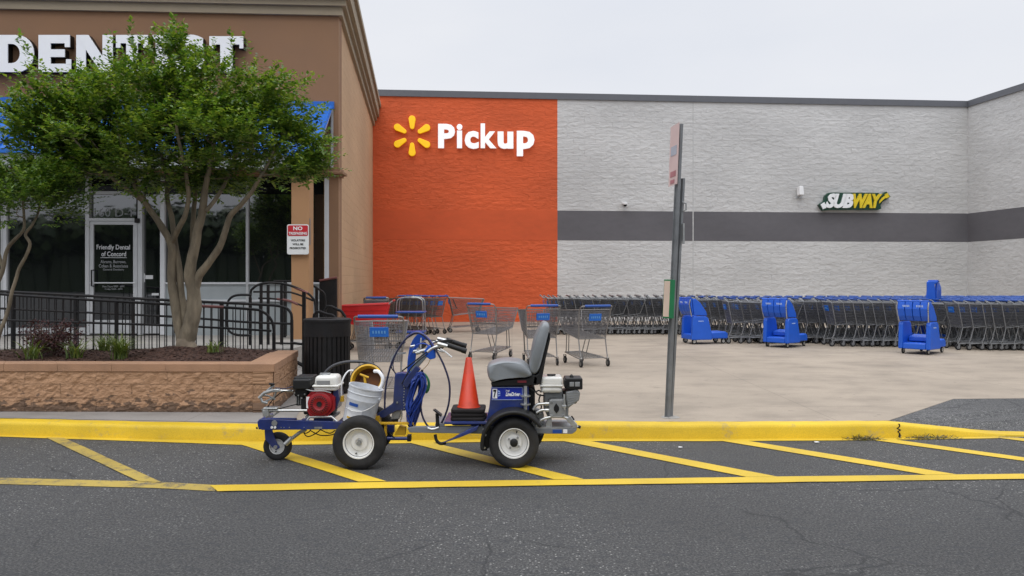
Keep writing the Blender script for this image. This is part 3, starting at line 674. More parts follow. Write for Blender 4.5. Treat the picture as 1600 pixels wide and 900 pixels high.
# DENTIST sign, slab letters with dark returns
o = FB(180, 85); t = thing('dentist_sign', o, 'large white DENTIST block letters with black sides on the brown wall', 'sign')
def letter(parts, name='letter'):
    mb = MB(); mk = MB(); e = 0
    for p in parts:
        mb.prism([FB(x, y, .20+e) for x, y in p], (0, .02, 0)); mk.prism([FB(x, y, .178+e) for x, y in p], (0, .16, 0)); e += .0015
    f = mb.build(name, letter_w, t); mk.build('letter_return', letter_k, f)
T0, B0 = 54.5, 112.5
def rect(x0, y0, x1, y1): return [(x0, y0), (x1, y0), (x1, y1), (x0, y1)]
def arc(cx, cy, rx, ry, a0, a1, n=12): return [(cx+rx*cos(a0+(a1-a0)*k/n), cy-ry*sin(a0+(a1-a0)*k/n)) for k in range(n+1)]
def D(x0, x1):
    cy = (T0+B0)/2; xm = x1-26
    return [rect(x0, T0, 12, B0), [(11, T0), (xm, T0)]+arc(xm, cy, 26, cy-T0, pi/2, -pi/2)+[(11, B0), (11, B0-14), (18, B0-14)]+arc(18, cy, 13, cy-T0-14, -pi/2, pi/2)+[(11, T0+14)]]
letter(D(-22, 53))
letter([rect(60, T0, 79, B0), rect(78, T0, 109, T0+13), rect(78, 77, 101, 89), rect(78, B0-13, 111, B0), rect(101, T0+12, 109, T0+19), rect(103, B0-20, 111, B0-12)])
letter([rect(119, T0, 134, B0), rect(160, T0, 176, B0), [(119, T0), (138, T0), (176, B0), (157, B0)]])
letter([rect(181, T0, 231, T0+13), rect(197, T0+12, 215, B0), rect(181, T0+12, 188, T0+20), rect(224, T0+12, 231, T0+20)])
letter([rect(243, T0, 262, B0), rect(238, T0, 267, T0+9), rect(238, B0-9, 267, B0)])
mb = MB(); mk = MB(); a = FB(274, B0, .2); b = FB(320, T0, .2)
text_into(mb, 'S', a, UX_B, UZ, (b-a).dot(UX_B), b.z-a.z, .02, .06); text_into(mk, 'S', a+Vector((0, .09, 0)), UX_B, UZ, (b-a).dot(UX_B), b.z-a.z, .155, .06); f = mb.build('letter', letter_w, t); mk.build('letter_return', letter_k, f)
letter([rect(327, T0+2, 380, T0+15), rect(344, T0+14, 363, B0), rect(327, T0+14, 333, T0+21), rect(374, T0+14, 380, T0+21)])

# raised landing and access ramp
mb = MB(); a = P(458, HY, 13.0).x
mb.hexa([Vector((-14, 13.0, .1)), Vector((a, 13.0, .1)), Vector((a, 13.0, FL-.01)), Vector((-14, 13.0, FL-.01))], [Vector((-14, 16.6, .1)), Vector((a, 16.6, .1)), Vector((a, 16.6, FL-.01)), Vector((-14, 16.6, FL-.01))])
struct(mb.build('landing', concrete2))
mb = MB(); x0, x1 = -13.5, P(432, HY, 12).x
mb.hexa([Vector((x0, 11.9, .1)), Vector((x1, 11.9, .1)), Vector((x1, 11.9, PL+.01)), Vector((x0, 11.9, FL-.02))], [Vector((x0, 12.995, .1)), Vector((x1, 12.995, .1)), Vector((x1, 12.995, PL+.01)), Vector((x0, 12.995, FL-.02))])
struct(mb.build('access_ramp', concrete2))
# ---------------------------------------------------------------- railings
def gz(x, Z):  # ground under the railings
    if Z < 11.85: return PL
    if Z < 13: return PL+.01+(FL-PL-.03)*max(0, min(1, (P(432, HY, 12).x-x)/9.0))
    return FL if x < P(458, HY, 13).x else PL
def railing(label, Z, lines, posts, picks=None, r=.021, worn=None, extra=None):
    o = P(lines[0][0][0], HY, Z); o.z = gz(o.x, Z)
    t = thing('handrail', o, label, 'railing', 'black steel handrails by the ramp')
    for i, ln in enumerate(lines):
        mb = MB(); mb.tube(smooth_path([P(x, y, Z) for x, y in ln], 4), r if i == 0 else r*.8, 8); mb.build('top_rail' if i == 0 else 'mid_rail', black_p, t, smooth=60)
    for x, y in posts:
        mb = MB(); a = P(x, y, Z); mb.tube([a, Vector((a.x, Z, gz(a.x, Z)))], .03, 4); mb.build('post', black_p, t)
    if picks:
        x0, x1, dx, ln = picks; mb = MB(); x = x0
        while x <= x1:
            pts = lines[ln]; y = None
            for (xa, ya), (xb, yb) in zip(pts, pts[1:]):
                if min(xa, xb) <= x <= max(xa, xb) and xa != xb: y = ya+(yb-ya)*(x-xa)/(xb-xa); break
            if y is not None:
                a = P(x, y, Z); mb.tube([a, Vector((a.x, Z, gz(a.x, Z)+.02))], .0085, 4, cap=False)
            x += dx
        mb.build('pickets', black_p, t)
    if worn:
        for ln in worn:
            mb = MB(); mb.tube(smooth_path([P(x, y, Z-.001) for x, y in ln], 3), r*1.04, 8); mb.build('worn_patch', red_worn, t, smooth=60)
    return t
railing('long black handrail just behind the planter with rounded right end', 12.0, [[(-60, 451), (0, 459.5), (132, 468), (264, 475.5), (385, 482.5), (410, 487), (424, 500), (428, 520), (428, 545)], [(-60, 497), (0, 500), (264, 508.5), (424, 517)]], [(-20, 457), (182, 470), (300, 478), (428, 520)], (-50, 420, 11.5, 0), worn=[[(312, 478.2), (350, 480)]])
railing('longer black handrail on the far side of the ramp', 12.97, [[(-60, 448), (0, 455), (132, 462), (264, 469), (400, 475.5), (440, 479), (453, 487), (456, 500), (456, 540)], [(-60, 478), (0, 482), (264, 494.5), (380, 503), (456, 506)]], [(20, 456), (118, 461), (208, 466), (347, 473), (456, 500)], (-50, 450, 12.3, 0), r=.023)
railing('small black looped handrail end between the long rails and the shop panels', 13.5, [[(393, 461), (372, 461), (360, 466), (355, 478), (355, 508), (360, 519), (372, 523.5), (393, 524)]], [])
railing('tall arched black handrail falling to the right beside the tan column', 13.7, [[(391, 545), (391, 465), (396, 450), (410, 443), (430, 442), (450, 445), (475, 455), (488, 465), (493, 480), (494, 560)], [(404, 466), (430, 467), (452, 470), (475, 479)], [(396, 456), (420, 456), (455, 457), (490, 470)], [(430, 536), (494, 538)]], [(391, 465), (408, 445), (419, 445), (440, 445), (475, 456)], (425, 490, 8, 3), worn=[[(461, 449.5), (470, 453), (481, 458)], [(433, 467.2), (452, 470), (466, 476)]])
railing('short black handrail at the top of the landing near the wall corner', 15.4, [[(428, 439), (465, 440), (485, 445), (500, 453), (508, 463), (509, 500)]], [(445, 440), (495, 450)], (430, 500, 9, 0))
t = thing('landing_screen', P(512, 500, 15.6), 'solid black panel with worn reddish top at the landing edge', 'panel')
mb = MB(); a, b = P(499, HY, 15.6), P(526, HY, 15.6); mb.hexa([Vector((a.x, 15.6, .14)), Vector((b.x, 15.6, .14)), P(526, 435.5, 15.6), P(499, 440, 15.6)], [Vector((a.x, 15.66, .14)), Vector((b.x, 15.66, .14)), P(526, 435.5, 15.6)+Vector((0, .06, 0)), P(499, 440, 15.6)+Vector((0, .06, 0))]); mb.build('sheet', black_p, t)
mb = MB(); mb.tube([P(499, 438.5, 15.6), P(526.5, 433.5, 15.6)], .022, 6); mb.build('edge_rail', red_worn, t)
t = thing('end_post', Vector((P(475, HY, 12).x, 12, PL)), 'heavy black steel post between planter and litter bin', 'post')
mb = MB(); mb.tube([P(475, 456, 12), Vector((P(475, HY, 12).x, 12, PL))], .034, 4); mb.build('shaft', black_p, t)
mb = MB(); mb.tube([P(464, 566, 12), P(475, 572, 12)], .03, 6); mb.tube([P(455, 535.5, 12), P(475, 538, 12)], .02, 6); mb.build('side_arm', black_p, t)
for i, (pts, lb) in enumerate((([(491, 560), (491, 492), (512, 491.5), (522, 495), (526, 508), (526, 560)], 'low black rail loop with scuffed top showing above the litter bin'), ([(508, 560), (508, 484), (528, 484), (536, 490), (540, 503), (540, 560)], 'taller black rail loop behind the litter bin'))):
    Z = 11.4+i*.5; mb = MB(); q = smooth_path([P(x, y, Z) for x, y in pts], 4)
    q = [Vector((q[0].x, Z, PL))]+q+[Vector((q[-1].x, Z, PL))]
    mb.tube(q, .022, 8); o = mb.build('rail_loop', black_p, None, org=(q[0].x, Z, PL), smooth=60); tag(o, lb, 'railing', 'black steel handrails by the ramp')
# litter bin
bc = Vector((P(511.5, HY, 10.45).x, 10.45, PL)); t = thing('litter_bin', bc, 'round black slatted steel litter bin beside the planter end', 'litter bin')
R_ = .295; top = 1.62-(503-HY)*10.3/F-PL
mb = MB(); mb.lathe([(.02, R_*.9), (.03, R_*.93), (top-.02, R_*.93), (top-.02, R_*.8), (.03, R_*.8)], bc, UZ, 40, True); mb.build('liner', black_pl, t, smooth=40)
mb = MB()
for k in range(30):
    a = 2*pi*k/30; mb.box(bc+Vector((cos(a)*R_*.98, sin(a)*R_*.98, .05+(top-.22)/2)), (.008, .042, top-.22), (0, 0, a))
mb.build('slats', black_p, t)
mb = MB(); mb.lathe([(top-.19, R_*.99), (top-.19, R_*1.02), (top, R_*1.02), (top, R_*.99)], bc, UZ, 40, True); mb.build('hoop', black_p, t, smooth=40); mb = MB(); mb.lathe([(.03, R_*.97), (.03, R_*1.02), (.09, R_*1.02), (.09, R_*.97)], bc, UZ, 40, True); mb.build('hoop', black_p, t, smooth=40)
mb = MB(); mb.lathe([(top, R_*1.05), (top+.03, R_*1.05), (top+.04, R_*.95), (top+.04, .12), (top+.0, .12), (top, R_*1.05)], bc, UZ, 40); mb.build('lid', black_p, t, smooth=40)

# ---------------------------------------------------------------- planter
ztop = .684
fl = P(-330, HY, 8.95); fr = Vector((P(429, HY, 8.86).x, 8.86, 0)); br_ = Vector((P(464, HY, 10.55).x, 10.62, 0)); bl = Vector((fl.x, 10.7, 0))
t = thing('planter', (fr.x, fr.y, PL), 'long raised planter of rough tan block with smooth cap and dark mulch', 'planter')
def wallseg(a, b, mat, name, z0=PL, z1=ztop-.085, th=.22, grid=True):
    a, b = Vector(a), Vector(b); d = (b-a).normalized(); n = Vector((-d.y, d.x, 0)); L_ = (b-a).length
    mb = MB(); nx = max(2, int(L_/.03)) if grid else 1; nz_ = 16 if grid else 1; vs = []
    for j in range(nz_+1):
        for i in range(nx+1):
            p = a.lerp(b, i/nx); p = Vector((p.x, p.y, z0+(z1-z0)*j/nz_))
            course = abs(((p.z-z0)/((z1-z0)/2)) % 1-.5) > .46
            e = 0 if (i in (0, nx)) else (noise.fractal(p*12, .7, 2, 5)*.013+abs(noise.noise(p*20))*.008)*(0.2 if course else 1)
            vs.append(p-n*(e+.006))
    fs = [(j*(nx+1)+i, j*(nx+1)+i+1, (j+1)*(nx+1)+i+1, (j+1)*(nx+1)+i) for j in range(nz_) for i in range(nx)]
    mb.add(vs, fs); mb.prism([Vector((a.x, a.y, z0))+n*.03, Vector((b.x, b.y, z0))+n*.03, Vector((b.x, b.y, z0))+n*th, Vector((a.x, a.y, z0))+n*th], (0, 0, z1-z0-.001))
    return mb.build(name, mat, t)
fo = .02
wallseg((fl.x, fl.y+fo, 0), (fr.x-.02, fr.y+fo, 0), planter_m, 'front_wall'); wallseg((fr.x-.02, fr.y+fo, 0), (br_.x-.02, br_.y, 0), planter_y, 'end_wall')
mb = MB(); mb.prism([Vector((bl.x, 10.5, PL)), Vector((br_.x-.05, 10.4, PL)), Vector((br_.x-.05, 10.6, PL)), Vector((bl.x, 10.7, PL))], (0, 0, ztop-.14-PL)); mb.build('back_wall', planter_m, t)
# cap stones
def capseg(a, b, c, d, n, name='cap_stone'):
    for i in range(n):
        e = .0012/(Vector(b)-Vector(a)).length
        u0, u1 = i/n+e, (i+1)/n-e
        q = [Vector(a).lerp(Vector(b), u0), Vector(a).lerp(Vector(b), u1), Vector(d).lerp(Vector(c), u1), Vector(d).lerp(Vector(c), u0)]
        mb = MB(); mb.prism([Vector((p.x, p.y, ztop-.085)) for p in q], (0, 0, .085)); mb.build(name, planter_cap, t, bev=.003)
ci = Vector((fr.x-.36, fr.y+.30, 0)); cb = Vector((br_.x-.33, br_.y-.1, 0))
capseg((fl.x, fl.y, 0), (fr.x, fr.y, 0), (ci.x, ci.y, 0), (fl.x, fl.y+.30, 0), 9)
capseg((fr.x, fr.y, 0), (br_.x, br_.y, 0), (cb.x, cb.y+.1, 0), (ci.x, ci.y, 0), 2)
# mulch bed as its own sheet with mounds
def mulch_z(x, y):
    z = ztop-.05+.02*noise.noise(Vector((x*2, y*2, 0)))
    z += .05*max(0, min(1, (y-9.3)/1.1))
    z += .10*math.exp(-((x+4.15)**2+(y-10.1)**2)/.35)+.04*math.exp(-((x+6.3)**2+(y-9.7)**2)/.8)
    return z
mb = MB(); nx, ny = 260, 50; x0, x1, y0, y1 = fl.x, br_.x-.25, 9.1, 10.55; vs = []
for j in range(ny+1):
    for i in range(nx+1):
        x, y = x0+(x1-x0)*i/nx, y0+(y1-y0)*j/ny
        vs.append(Vector((x, y, mulch_z(x, y)+.012*noise.noise(Vector((x*22, y*22, 3)))+.01*noise.noise(Vector((x*50, y*50, 7))))))
mb.add(vs, [(j*(nx+1)+i, j*(nx+1)+i+1, (j+1)*(nx+1)+i+1, (j+1)*(nx+1)+i) for j in range(ny) for i in range(nx)])
for k in range(5000):   # bark chips
    x, y = random.uniform(x0, x1), random.uniform(y0, y1); p = Vector((x, y, mulch_z(x, y)+.008)); a = random.uniform(0, pi)
    d = Vector((cos(a), sin(a), random.uniform(-.4, .4)))*random.uniform(.008, .03); e = Vector((-sin(a), cos(a), random.uniform(-.4, .4)))*random.uniform(.003, .008)
    mb.add([p-d-e, p+d-e, p+d+e, p-d+e], [(0, 1, 2, 3)])
o = mb.build('mulch', mulch_m, t); o['kind'] = 'stuff'

# ---------------------------------------------------------------- trees
def tree(name, label, limbs, blobs, Z, nclump, ntwig, leafmat, seed, leafsize=.055, base=None, group=None, shoots=()):
    rnd = random.Random(seed)
    root = base; t = thing(name, root, label, 'tree', group)
    tr = MB(); nodes = []
    for pts, r0, r1 in limbs:
        pth = smooth_path([P(x, y, Z+dz) for x, y, dz in pts], 6); n = len(pth)
        rr = []
        for i, p in enumerate(pth):
            k = i/(n-1); rr.append((r0+(r1-r0)*k)*(1+.10*noise.noise(p*9)))
            if i > n*.45: nodes.append((p.copy(), rr[-1]))
        pth = [p+Vector((noise.noise(p*5), noise.noise(p*5+Vector((5, 0, 0))), 0))*.012 for p in pth]
        tr.tube(pth, rr, 12)
    # flared foot
    if base is not None and limbs:
        pass
    tr.build('trunk', bark, t, smooth=70)
    pts = []
    area = [b[2]*b[3] for b in blobs]
    for k in range(nclump):
        b = rnd.choices(blobs, area)[0]
        while True:
            v = Vector((rnd.uniform(-1, 1), rnd.uniform(-1, 1), rnd.uniform(-1, 1)))
            if .25 < v.length < 1: break
        p = P(b[0], b[1], Z+b[4])+Vector((v.x*b[2], v.y*b[5]*F/Z, v.z*b[3]))*(Z/F) ; pts.append((p, b))
    br = MB()
    order = sorted(pts, key=lambda q: min((q[0]-n[0]).length for n in nodes))
    for p, b in order:
        n = min(nodes, key=lambda q: (q[0]-p).length+max(0, q[0].z-p.z)*1.5)
        a = n[0]; mid = a.lerp(p, .5)+Vector((rnd.uniform(-.05, .05), rnd.uniform(-.05, .05), -.05*(p-a).length))
        pa = smooth_path([a, mid, p], 3); r = min(n[1]*.7, .014)
        br.tube(pa, [r+(.003-r)*i/(len(pa)-1) for i in range(len(pa))], 5, cap=False)
        for q in pa[2:]: nodes.append((q, r*.6))
    br.build('branches', bark, t, smooth=70)
    lv = MB()
    cen = P(sum(b[0]*b[2] for b in blobs)/sum(b[2] for b in blobs), sum(b[1]*b[2] for b in blobs)/sum(b[2] for b in blobs)+30, Z)
    V, Fc = lv.v, lv.f
    def leaf(p, d, up, s):
        sd = d.cross(up)
        if sd.length < 1e-3: return
        sd.normalize(); nrm = sd.cross(d); o = len(V)
        V.extend([p, p+d*s*.45+sd*s*.33+nrm*s*.05, p+d*s-nrm*s*.08, p+d*s*.45-sd*s*.33+nrm*s*.05]); Fc.append([o, o+1, o+2, o+3]); lv.m.append(0)
    def twig(p, dirv, L_):
        d = dirv.normalized(); n = int(L_/.022)
        for i in range(n):
            q = p+d*(L_*i/n)+Vector((0, 0, -.03*(i/n)**2))
            side = d.cross(Vector((rnd.uniform(-.5, .5), rnd.uniform(-.5, .5), 1))).normalized()*(1 if i % 2 else -1)
            ld = (side*.8+d*.55+Vector((rnd.uniform(-.35, .35), rnd.uniform(-.35, .35), rnd.uniform(-.35, .25)))).normalized()
            leaf(q, ld, Vector((rnd.uniform(-.4, .4), rnd.uniform(-.4, .4), 1)), leafsize*rnd.uniform(.65, 1.15)*(1-.35*i/n))
    for k in range(ntwig):
        p, b = pts[k % len(pts)] if k < len(pts)*2 else rnd.choice(pts)
        p = p+Vector((rnd.gauss(0, .075), rnd.gauss(0, .075), rnd.gauss(0, .065)))
        out = (p-cen).normalized()*.9+Vector((0, 0, .55))+Vector((rnd.gauss(0, .45), rnd.gauss(0, .45), rnd.gauss(0, .3)))
        twig(p, out, rnd.uniform(.16, .36))
    for x, y, x2, y2 in shoots:
        a, b2 = P(x, y, Z-.3+rnd.uniform(-.3, .3)), None
        b2 = P(x2, y2, a.y); 
        for j in range(5): twig(a.lerp(b2, j*.17)+Vector((rnd.uniform(-.04, .04), rnd.uniform(-.04, .04), 0)), (b2-a)+Vector((rnd.gauss(0, .08), rnd.gauss(0, .08), 0)), (b2-a).length*.38)
    lv.build('crown', leafmat, t)
    return t
bz = 10.2
tree('crape_myrtle', 'large crape myrtle with several bare stems and a wide green crown', [
    ([(290, 560, 0), (289, 545, 0), (294, 520, 0), (302, 490, 0), (303, 460, 0), (298, 432, -.03), (300, 405, -.06), (308, 365, -.08), (318, 325, -.1), (322, 290, -.1), (330, 250, -.15), (338, 205, -.2)], .118, .02),
    ([(286, 556, .02), (283, 530, .03), (277, 490, .05), (270, 450, .06), (268, 415, .05), (268, 385, .0), (255, 358, -.02), (236, 330, -.05), (220, 305, -.08), (208, 280, -.1), (195, 245, -.1), (185, 200, -.1)], .072, .018),
    ([(296, 530, .0), (285, 470, .1), (281, 430, .1), (276, 395, .08), (270, 350, .1), (262, 310, .15), (258, 270, .2), (250, 225, .3), (245, 180, .3)], .05, .015),
    ([(304, 455, 0), (312, 430, -.04), (330, 405, -.08), (348, 375, -.1), (358, 340, -.15), (378, 318, -.2), (395, 296, -.25), (415, 262, -.3), (430, 230, -.3)], .055, .014),
    ([(299, 400, 0), (302, 350, .15), (305, 300, .25), (305, 255, .3), (300, 210, .35), (298, 160, .4)], .035, .014),
    ([(268, 380, 0), (285, 345, -.15), (294, 310, -.2), (290, 270, -.3), (280, 225, -.4), (275, 175, -.45), (270, 120, -.4)], .035, .012),
    ([(225, 315, -.05), (205, 300, -.1), (165, 270, -.2), (130, 235, -.3), (100, 195, -.3)], .03, .010),
    ([(322, 330, -.1), (345, 300, 0), (360, 265, .15), (375, 225, .2), (385, 180, .2)], .028, .010),
    ], [(115, 172, 85, 46, 0, .9), (235, 160, 105, 52, 0, 1.0), (330, 160, 90, 50, .1, .9), (418, 182, 62, 48, .0, .7), (180, 215, 130, 48, -.2, 1.0), (330, 228, 135, 58, 0, 1.1), (448, 232, 48, 38, 0, .6), (65, 215, 58, 26, 0, .6), (268, 88, 26, 24, 0, .3), (250, 268, 100, 22, .2, .7), (440, 266, 55, 16, -.1, .4), (110, 248, 60, 20, .1, .5), (160, 245, 80, 25, .3, .6), (260, 205, 190, 42, .5, .4), (200, 272, 90, 22, -.2, .6), (330, 278, 90, 20, .2, .6), (470, 262, 32, 18, 0, .3), (90, 265, 60, 22, 0, .5)],
    bz, 580, 6000, leafm, 5, .082, P(290, 552, bz), 'trees in the planter',
    shoots=[(60, 140, 45, 100), (150, 130, 152, 92), (300, 120, 318, 75), (330, 115, 335, 80), (205, 110, 200, 60), (95, 140, 100, 110), (205, 75, 203, 22), (268, 60, 268, 18), (262, 70, 272, 25), (362, 85, 360, 42), (388, 85, 384, 50), (40, 85, 30, 45), (430, 120, 440, 92), (470, 140, 490, 108), (480, 215, 515, 240), (30, 175, -5, 160), (60, 100, 40, 62), (460, 250, 480, 292), (235, 305, 222, 268), (165, 70, 178, 48)])
# bark-covered flare at the foot
tt = [o for o in C.objects if o.name.startswith('crape_myrtle')][0]
mb = MB(); c_ = P(291, 552, bz); prof = []
for k in range(9):
    u = k/8; prof.append((u*.24-.05, .215-.118*u**.55))
mb.lathe(prof, c_, UZ, 40)
for i, v in enumerate(mb.v): 
    d = v-c_; mb.v[i] = Vector((c_.x+d.x*(1+.22*noise.noise(v*9)+.08*noise.noise(v*30)), c_.y+d.y*(1+.22*noise.noise(v*9)), v.z+.01*noise.noise(v*14)))
mb.build('root_flare', simple('stripped_bark', (.22, .18, .13), .9, 0, .4, 14., 1., 40., .6, (.1, .07, .05), stretch=(1, 1, .3)), tt, smooth=70)
tree('young_crape_myrtle', 'young crape myrtle with two thin crooked trunks at the left picture edge', [
    ([(-12, 560, 0), (0, 520, 0), (14, 480, .02), (28, 425, .0), (47, 385, 0), (40, 366, 0), (52, 350, 0), (60, 330, .1), (65, 300, .1)], .026, .012),
    ([(-30, 560, .1), (-10, 460, .1), (4, 420, .1), (14, 385, .1), (35, 362, .05), (38, 340, .1), (35, 300, .1)], .032, .012),
    ([(4, 420, .1), (-5, 380, .15), (-15, 330, .2)], .02, .01)],
    [(20, 305, 58, 38, 0, .5), (75, 310, 40, 34, 0, .4), (100, 300, 28, 24, 0, .3), (-40, 300, 50, 45, 0, .5), (55, 272, 30, 18, 0, .3)], 9.75, 110, 950, leaf2, 11, .072, P(-5, 545, 9.75), 'trees in the planter',
    shoots=[(105, 320, 150, 300), (80, 275, 92, 250), (60, 270, 62, 242), (110, 290, 128, 275)])

# shrub, day lilies, weeds
def shrub(px, py, Z, rx, rz, n, seed):
    rnd = random.Random(seed); c = P(px, py, Z); g = Vector((c.x, Z, mulch_z(c.x, Z)))
    t = thing('loropetalum_shrub', g, 'low dark maroon leaved shrub in the mulch', 'shrub'); st = MB(); lv = MB()
    for k in range(46):
        a = rnd.uniform(0, 2*pi); q = g+Vector((cos(a)*rx*rnd.uniform(.2, 1), sin(a)*.3*rnd.uniform(.1, 1), rz*2*rnd.uniform(.35, 1)))
        pth = smooth_path([g, g.lerp(q, .5)+Vector((0, 0, .05)), q], 3); st.tube(pth, [.006, .005, .004, .004, .003, .003, .002], 4, cap=False)
        for j in range(n):
            p = g.lerp(q, rnd.uniform(.35, 1.08))+Vector((rnd.gauss(0, .045), rnd.gauss(0, .045), rnd.gauss(0, .04))); d = Vector((rnd.gauss(0, 1), rnd.gauss(0, 1), rnd.gauss(.2, .8))).normalized(); s = rnd.uniform(.018, .034); e = d.orthogonal().normalized()
            lv.add([p, p+d*s*.5+e*s*.35, p+d*s, p+d*s*.5-e*s*.35], [(0, 1, 2, 3)])
    st.build('stems', bark, t); lv.build('foliage', shrub_m, t)
shrub(80, 520, 9.9, .42, .21, 60, 3)
def tuft(px, py, n, h, seed, label, mat=grass_m, spread=1.25, base=None, name='daylily', cat='plant', group='daylilies in the mulch', wd=.008):
    rnd = random.Random(seed)
    if base is None:
        Z = 9.5
        for _ in range(5): x = (px-CX)/F*Z; Z = F*(H-mulch_z(x, Z))/(py-HY)
        base = P(px, py, Z)
    mb = MB()
    for k in range(n):
        a = rnd.uniform(0, 2*pi); d = Vector((cos(a), sin(a), 0)); L_ = h*rnd.uniform(.6, 1.15); s = spread*rnd.uniform(.3, 1.1); w_ = wd*rnd.uniform(.7, 1.2)
        e = Vector((-d.y, d.x, 0))*w_; o_ = base+Vector((rnd.gauss(0, .045), rnd.gauss(0, .03), -.01)); vs = []
        for i in range(7):
            u = i/6; p = o_+d*(L_*s*u*u*.9+.02*u)+Vector((0, 0, L_*(u-.45*s*u*u*u))); ww_ = (1-u**2)*1+.05
            vs += [p-e*ww_, p+e*ww_]
        mb.add(vs, [(2*i, 2*i+1, 2*i+3, 2*i+2) for i in range(6)])
    o = mb.build(name, mat, None, org=base); tag(o, label, cat, group); return o
tuft(186, 561, 120, .42, 1, 'fullest green daylily clump in front of the shop door')
tuft(118, 560, 44, .34, 2, 'thin arching daylily clump in the middle of the mulch bed')
tuft(52, 561, 44, .34, 3, 'sparse daylily below the maroon shrub')
tuft(162, 548, 60, .3, 4, 'upright daylily clump farther back behind the fullest clump')
tuft(334, 549, 30, .2, 5, 'small daylily tuft to the right of the big trunk')
for i, (x, y, lb) in enumerate(((1350, 687, 'dried weed tuft at the kerb foot left of the kerb crack'), (1452, 685.5, 'longer dried weed tuft at the kerb foot near the dropped end'))):
    rnd = random.Random(i); b0 = G(x, y)
    mb = MB()
    for k in range(260):
        p = b0+Vector((rnd.gauss(0, .08+.04*i), rnd.gauss(.0, .02), 0)); d = Vector((rnd.gauss(0, 1), rnd.gauss(-.2, .6), rnd.uniform(.1, .9))).normalized()*rnd.uniform(.03, .09); e = Vector((-d.y, d.x, 0)).normalized()*.0035
        mb.add([p-e, p+e, p+d*.6+e, p+d+Vector((0, 0, -.01))], [(0, 1, 2, 3)])
    tag(mb.build('weed_tuft', weed_m, None, org=b0), lb, 'weed', 'weeds at the kerb')
for i, (x, y, s, lb) in enumerate(((940, 684.5, .04, 'white paper scrap by the kerb right of the rear engine'), (1063, 700, .02, 'tiny white scrap between two yellow diagonals'), (1276, 692, .025, 'small white scrap at the kerb base line'), (1250, 683.6, .02, 'tiny pale scrap at the foot of the kerb'))):
    b0 = G(x, y); mb = MB(); mb.prism([b0+Vector((a*s, c*s, .006)) for a, c in ((-1, -.5), (-.2, -.8), (1, -.2), (.6, .6), (-.7, .7))], (0, 0, .006)); tag(mb.build('litter_scrap', white_p, None, org=b0), lb, 'litter', 'litter by the kerb')
# broken joint in the kerb
for x, lb in ((401, 'ragged dark gap in the kerb at the front castor'), (1405, 'broken dark joint in the kerb where it starts to drop')):
    mb = MB(); y0 = 690 if x < 800 else 684.3; b0 = G(x, y0); n = 9
    L0 = [b0+Vector((noise.noise(Vector((x, k*.9, 0)))*.03, -.007-0.002, .145*k/n)) for k in range(n+1)]
    vs = []
    for k, p in enumerate(L0):
        w_ = .006+.012*abs(noise.noise(Vector((k*1.7, x, 0)))); q = .016*.75*min(1, k/n/.75); vs += [p+Vector((-w_, q+.004, 0)), p+Vector((w_, q+.004, 0))]
    mb.add(vs, [(2*k, 2*k+1, 2*k+3, 2*k+2) for k in range(n)]); struct(mb.build('kerb_crack', black_pl))

# ---------------------------------------------------------------- bus stop post
ZP = 8.57; pb = G(1043, 652, PL); 
t = thing('sign_post', pb, 'tall leaning galvanised channel post standing at the kerb', 'sign post')
def chan(x0, y0, x1, y1, wpx0, dy, name):
    a, b = P(x0, y0, ZP+dy), P(x1, y1, ZP+dy); w_ = wpx0*ZP/F/2; 
    prof = [(-1, .0), (-.55, .0), (-.45, -.028), (.45, -.028), (.55, 0), (1, 0), (1, .004), (.5, .004), (.4, -.022), (-.4, -.022), (-.5, .004), (-1, .004)]
    r = [(u*w_, v) for u, v in prof]; M = Matrix.Rotation(radians(28), 2)
    q = [M@Vector(v) for v in r]
    mb = MB(); mb.add([a+Vector((v.x, v.y, 0)) for v in q]+[b+Vector((v.x, v.y, 0)) for v in q], [(i, (i+1) % 12, 12+(i+1) % 12, 12+i) for i in range(12)]+[tuple(range(12)), tuple(range(12, 24))])
    return mb.build(name, galv, t)
chan(1043, 654, 1063, 194, 11.5, 0, 'upper_channel'); chan(1047, 652, 1066.5, 279, 9, .04, 'lower_channel')
mb = MB(); mb.tube([P(1066, 316, ZP), P(1072, 318, ZP), P(1072, 328, ZP), P(1067, 330, ZP)], .008, 6); mb.box(P(1068, 365, ZP), (.02, .03, .22)); mb.build('clamp', dull_steel, t)
mb = MB(); mb.lathe([(0, .10), (.006, .085), (.008, .0)], pb+Vector((.03, 0, .002)), UZ, 20); mb.build('mortar_collar', concrete2, t)
a = P(1053, 243, ZP+.0)
t2 = thing('bus_stop_sign', a, 'faded pink and white sign seen almost edge-on near the top of the leaning post', 'sign')
M = Matrix.Rotation(radians(68), 3, 'Z')@Matrix.Rotation(radians(2.4), 3, 'Y')
def sp_(u, v, w_=0): return a+Matrix.Rotation(radians(2.2), 3, 'Y')@(Matrix.Rotation(radians(-84), 3, 'Z')@Vector((u, w_, 0))+Vector((0, 0, v)))
def srect(u0, v0, u1, v1, w0, w1, mat, nm):
    mb = MB(); mb.hexa([sp_(u0, v0, w0), sp_(u1, v0, w0), sp_(u1, v1, w0), sp_(u0, v1, w0)], [sp_(u0, v0, w1), sp_(u1, v0, w1), sp_(u1, v1, w1), sp_(u0, v1, w1)]); return mb.build(nm, mat, t2)
srect(-.15, -.32, .15, .33, -.002, .002, sign_pale, 'plate'); srect(-.09, -.23, .10, -.17, -.0055, -.003, sign_pink, 'bar'); srect(-.1, .0, .1, .10, -.0055, -.003, simple('faded_blue_patch', (.42, .44, .5), .6), 'patch')
srect(-.08, -.30, .06, -.26, -.0055, -.003, sign_pink, 'small_bar')
a = P(1044, 467, ZP-.07); t = thing('timetable_case', a, 'small green case with faded paper fixed to the leaning post', 'notice case')
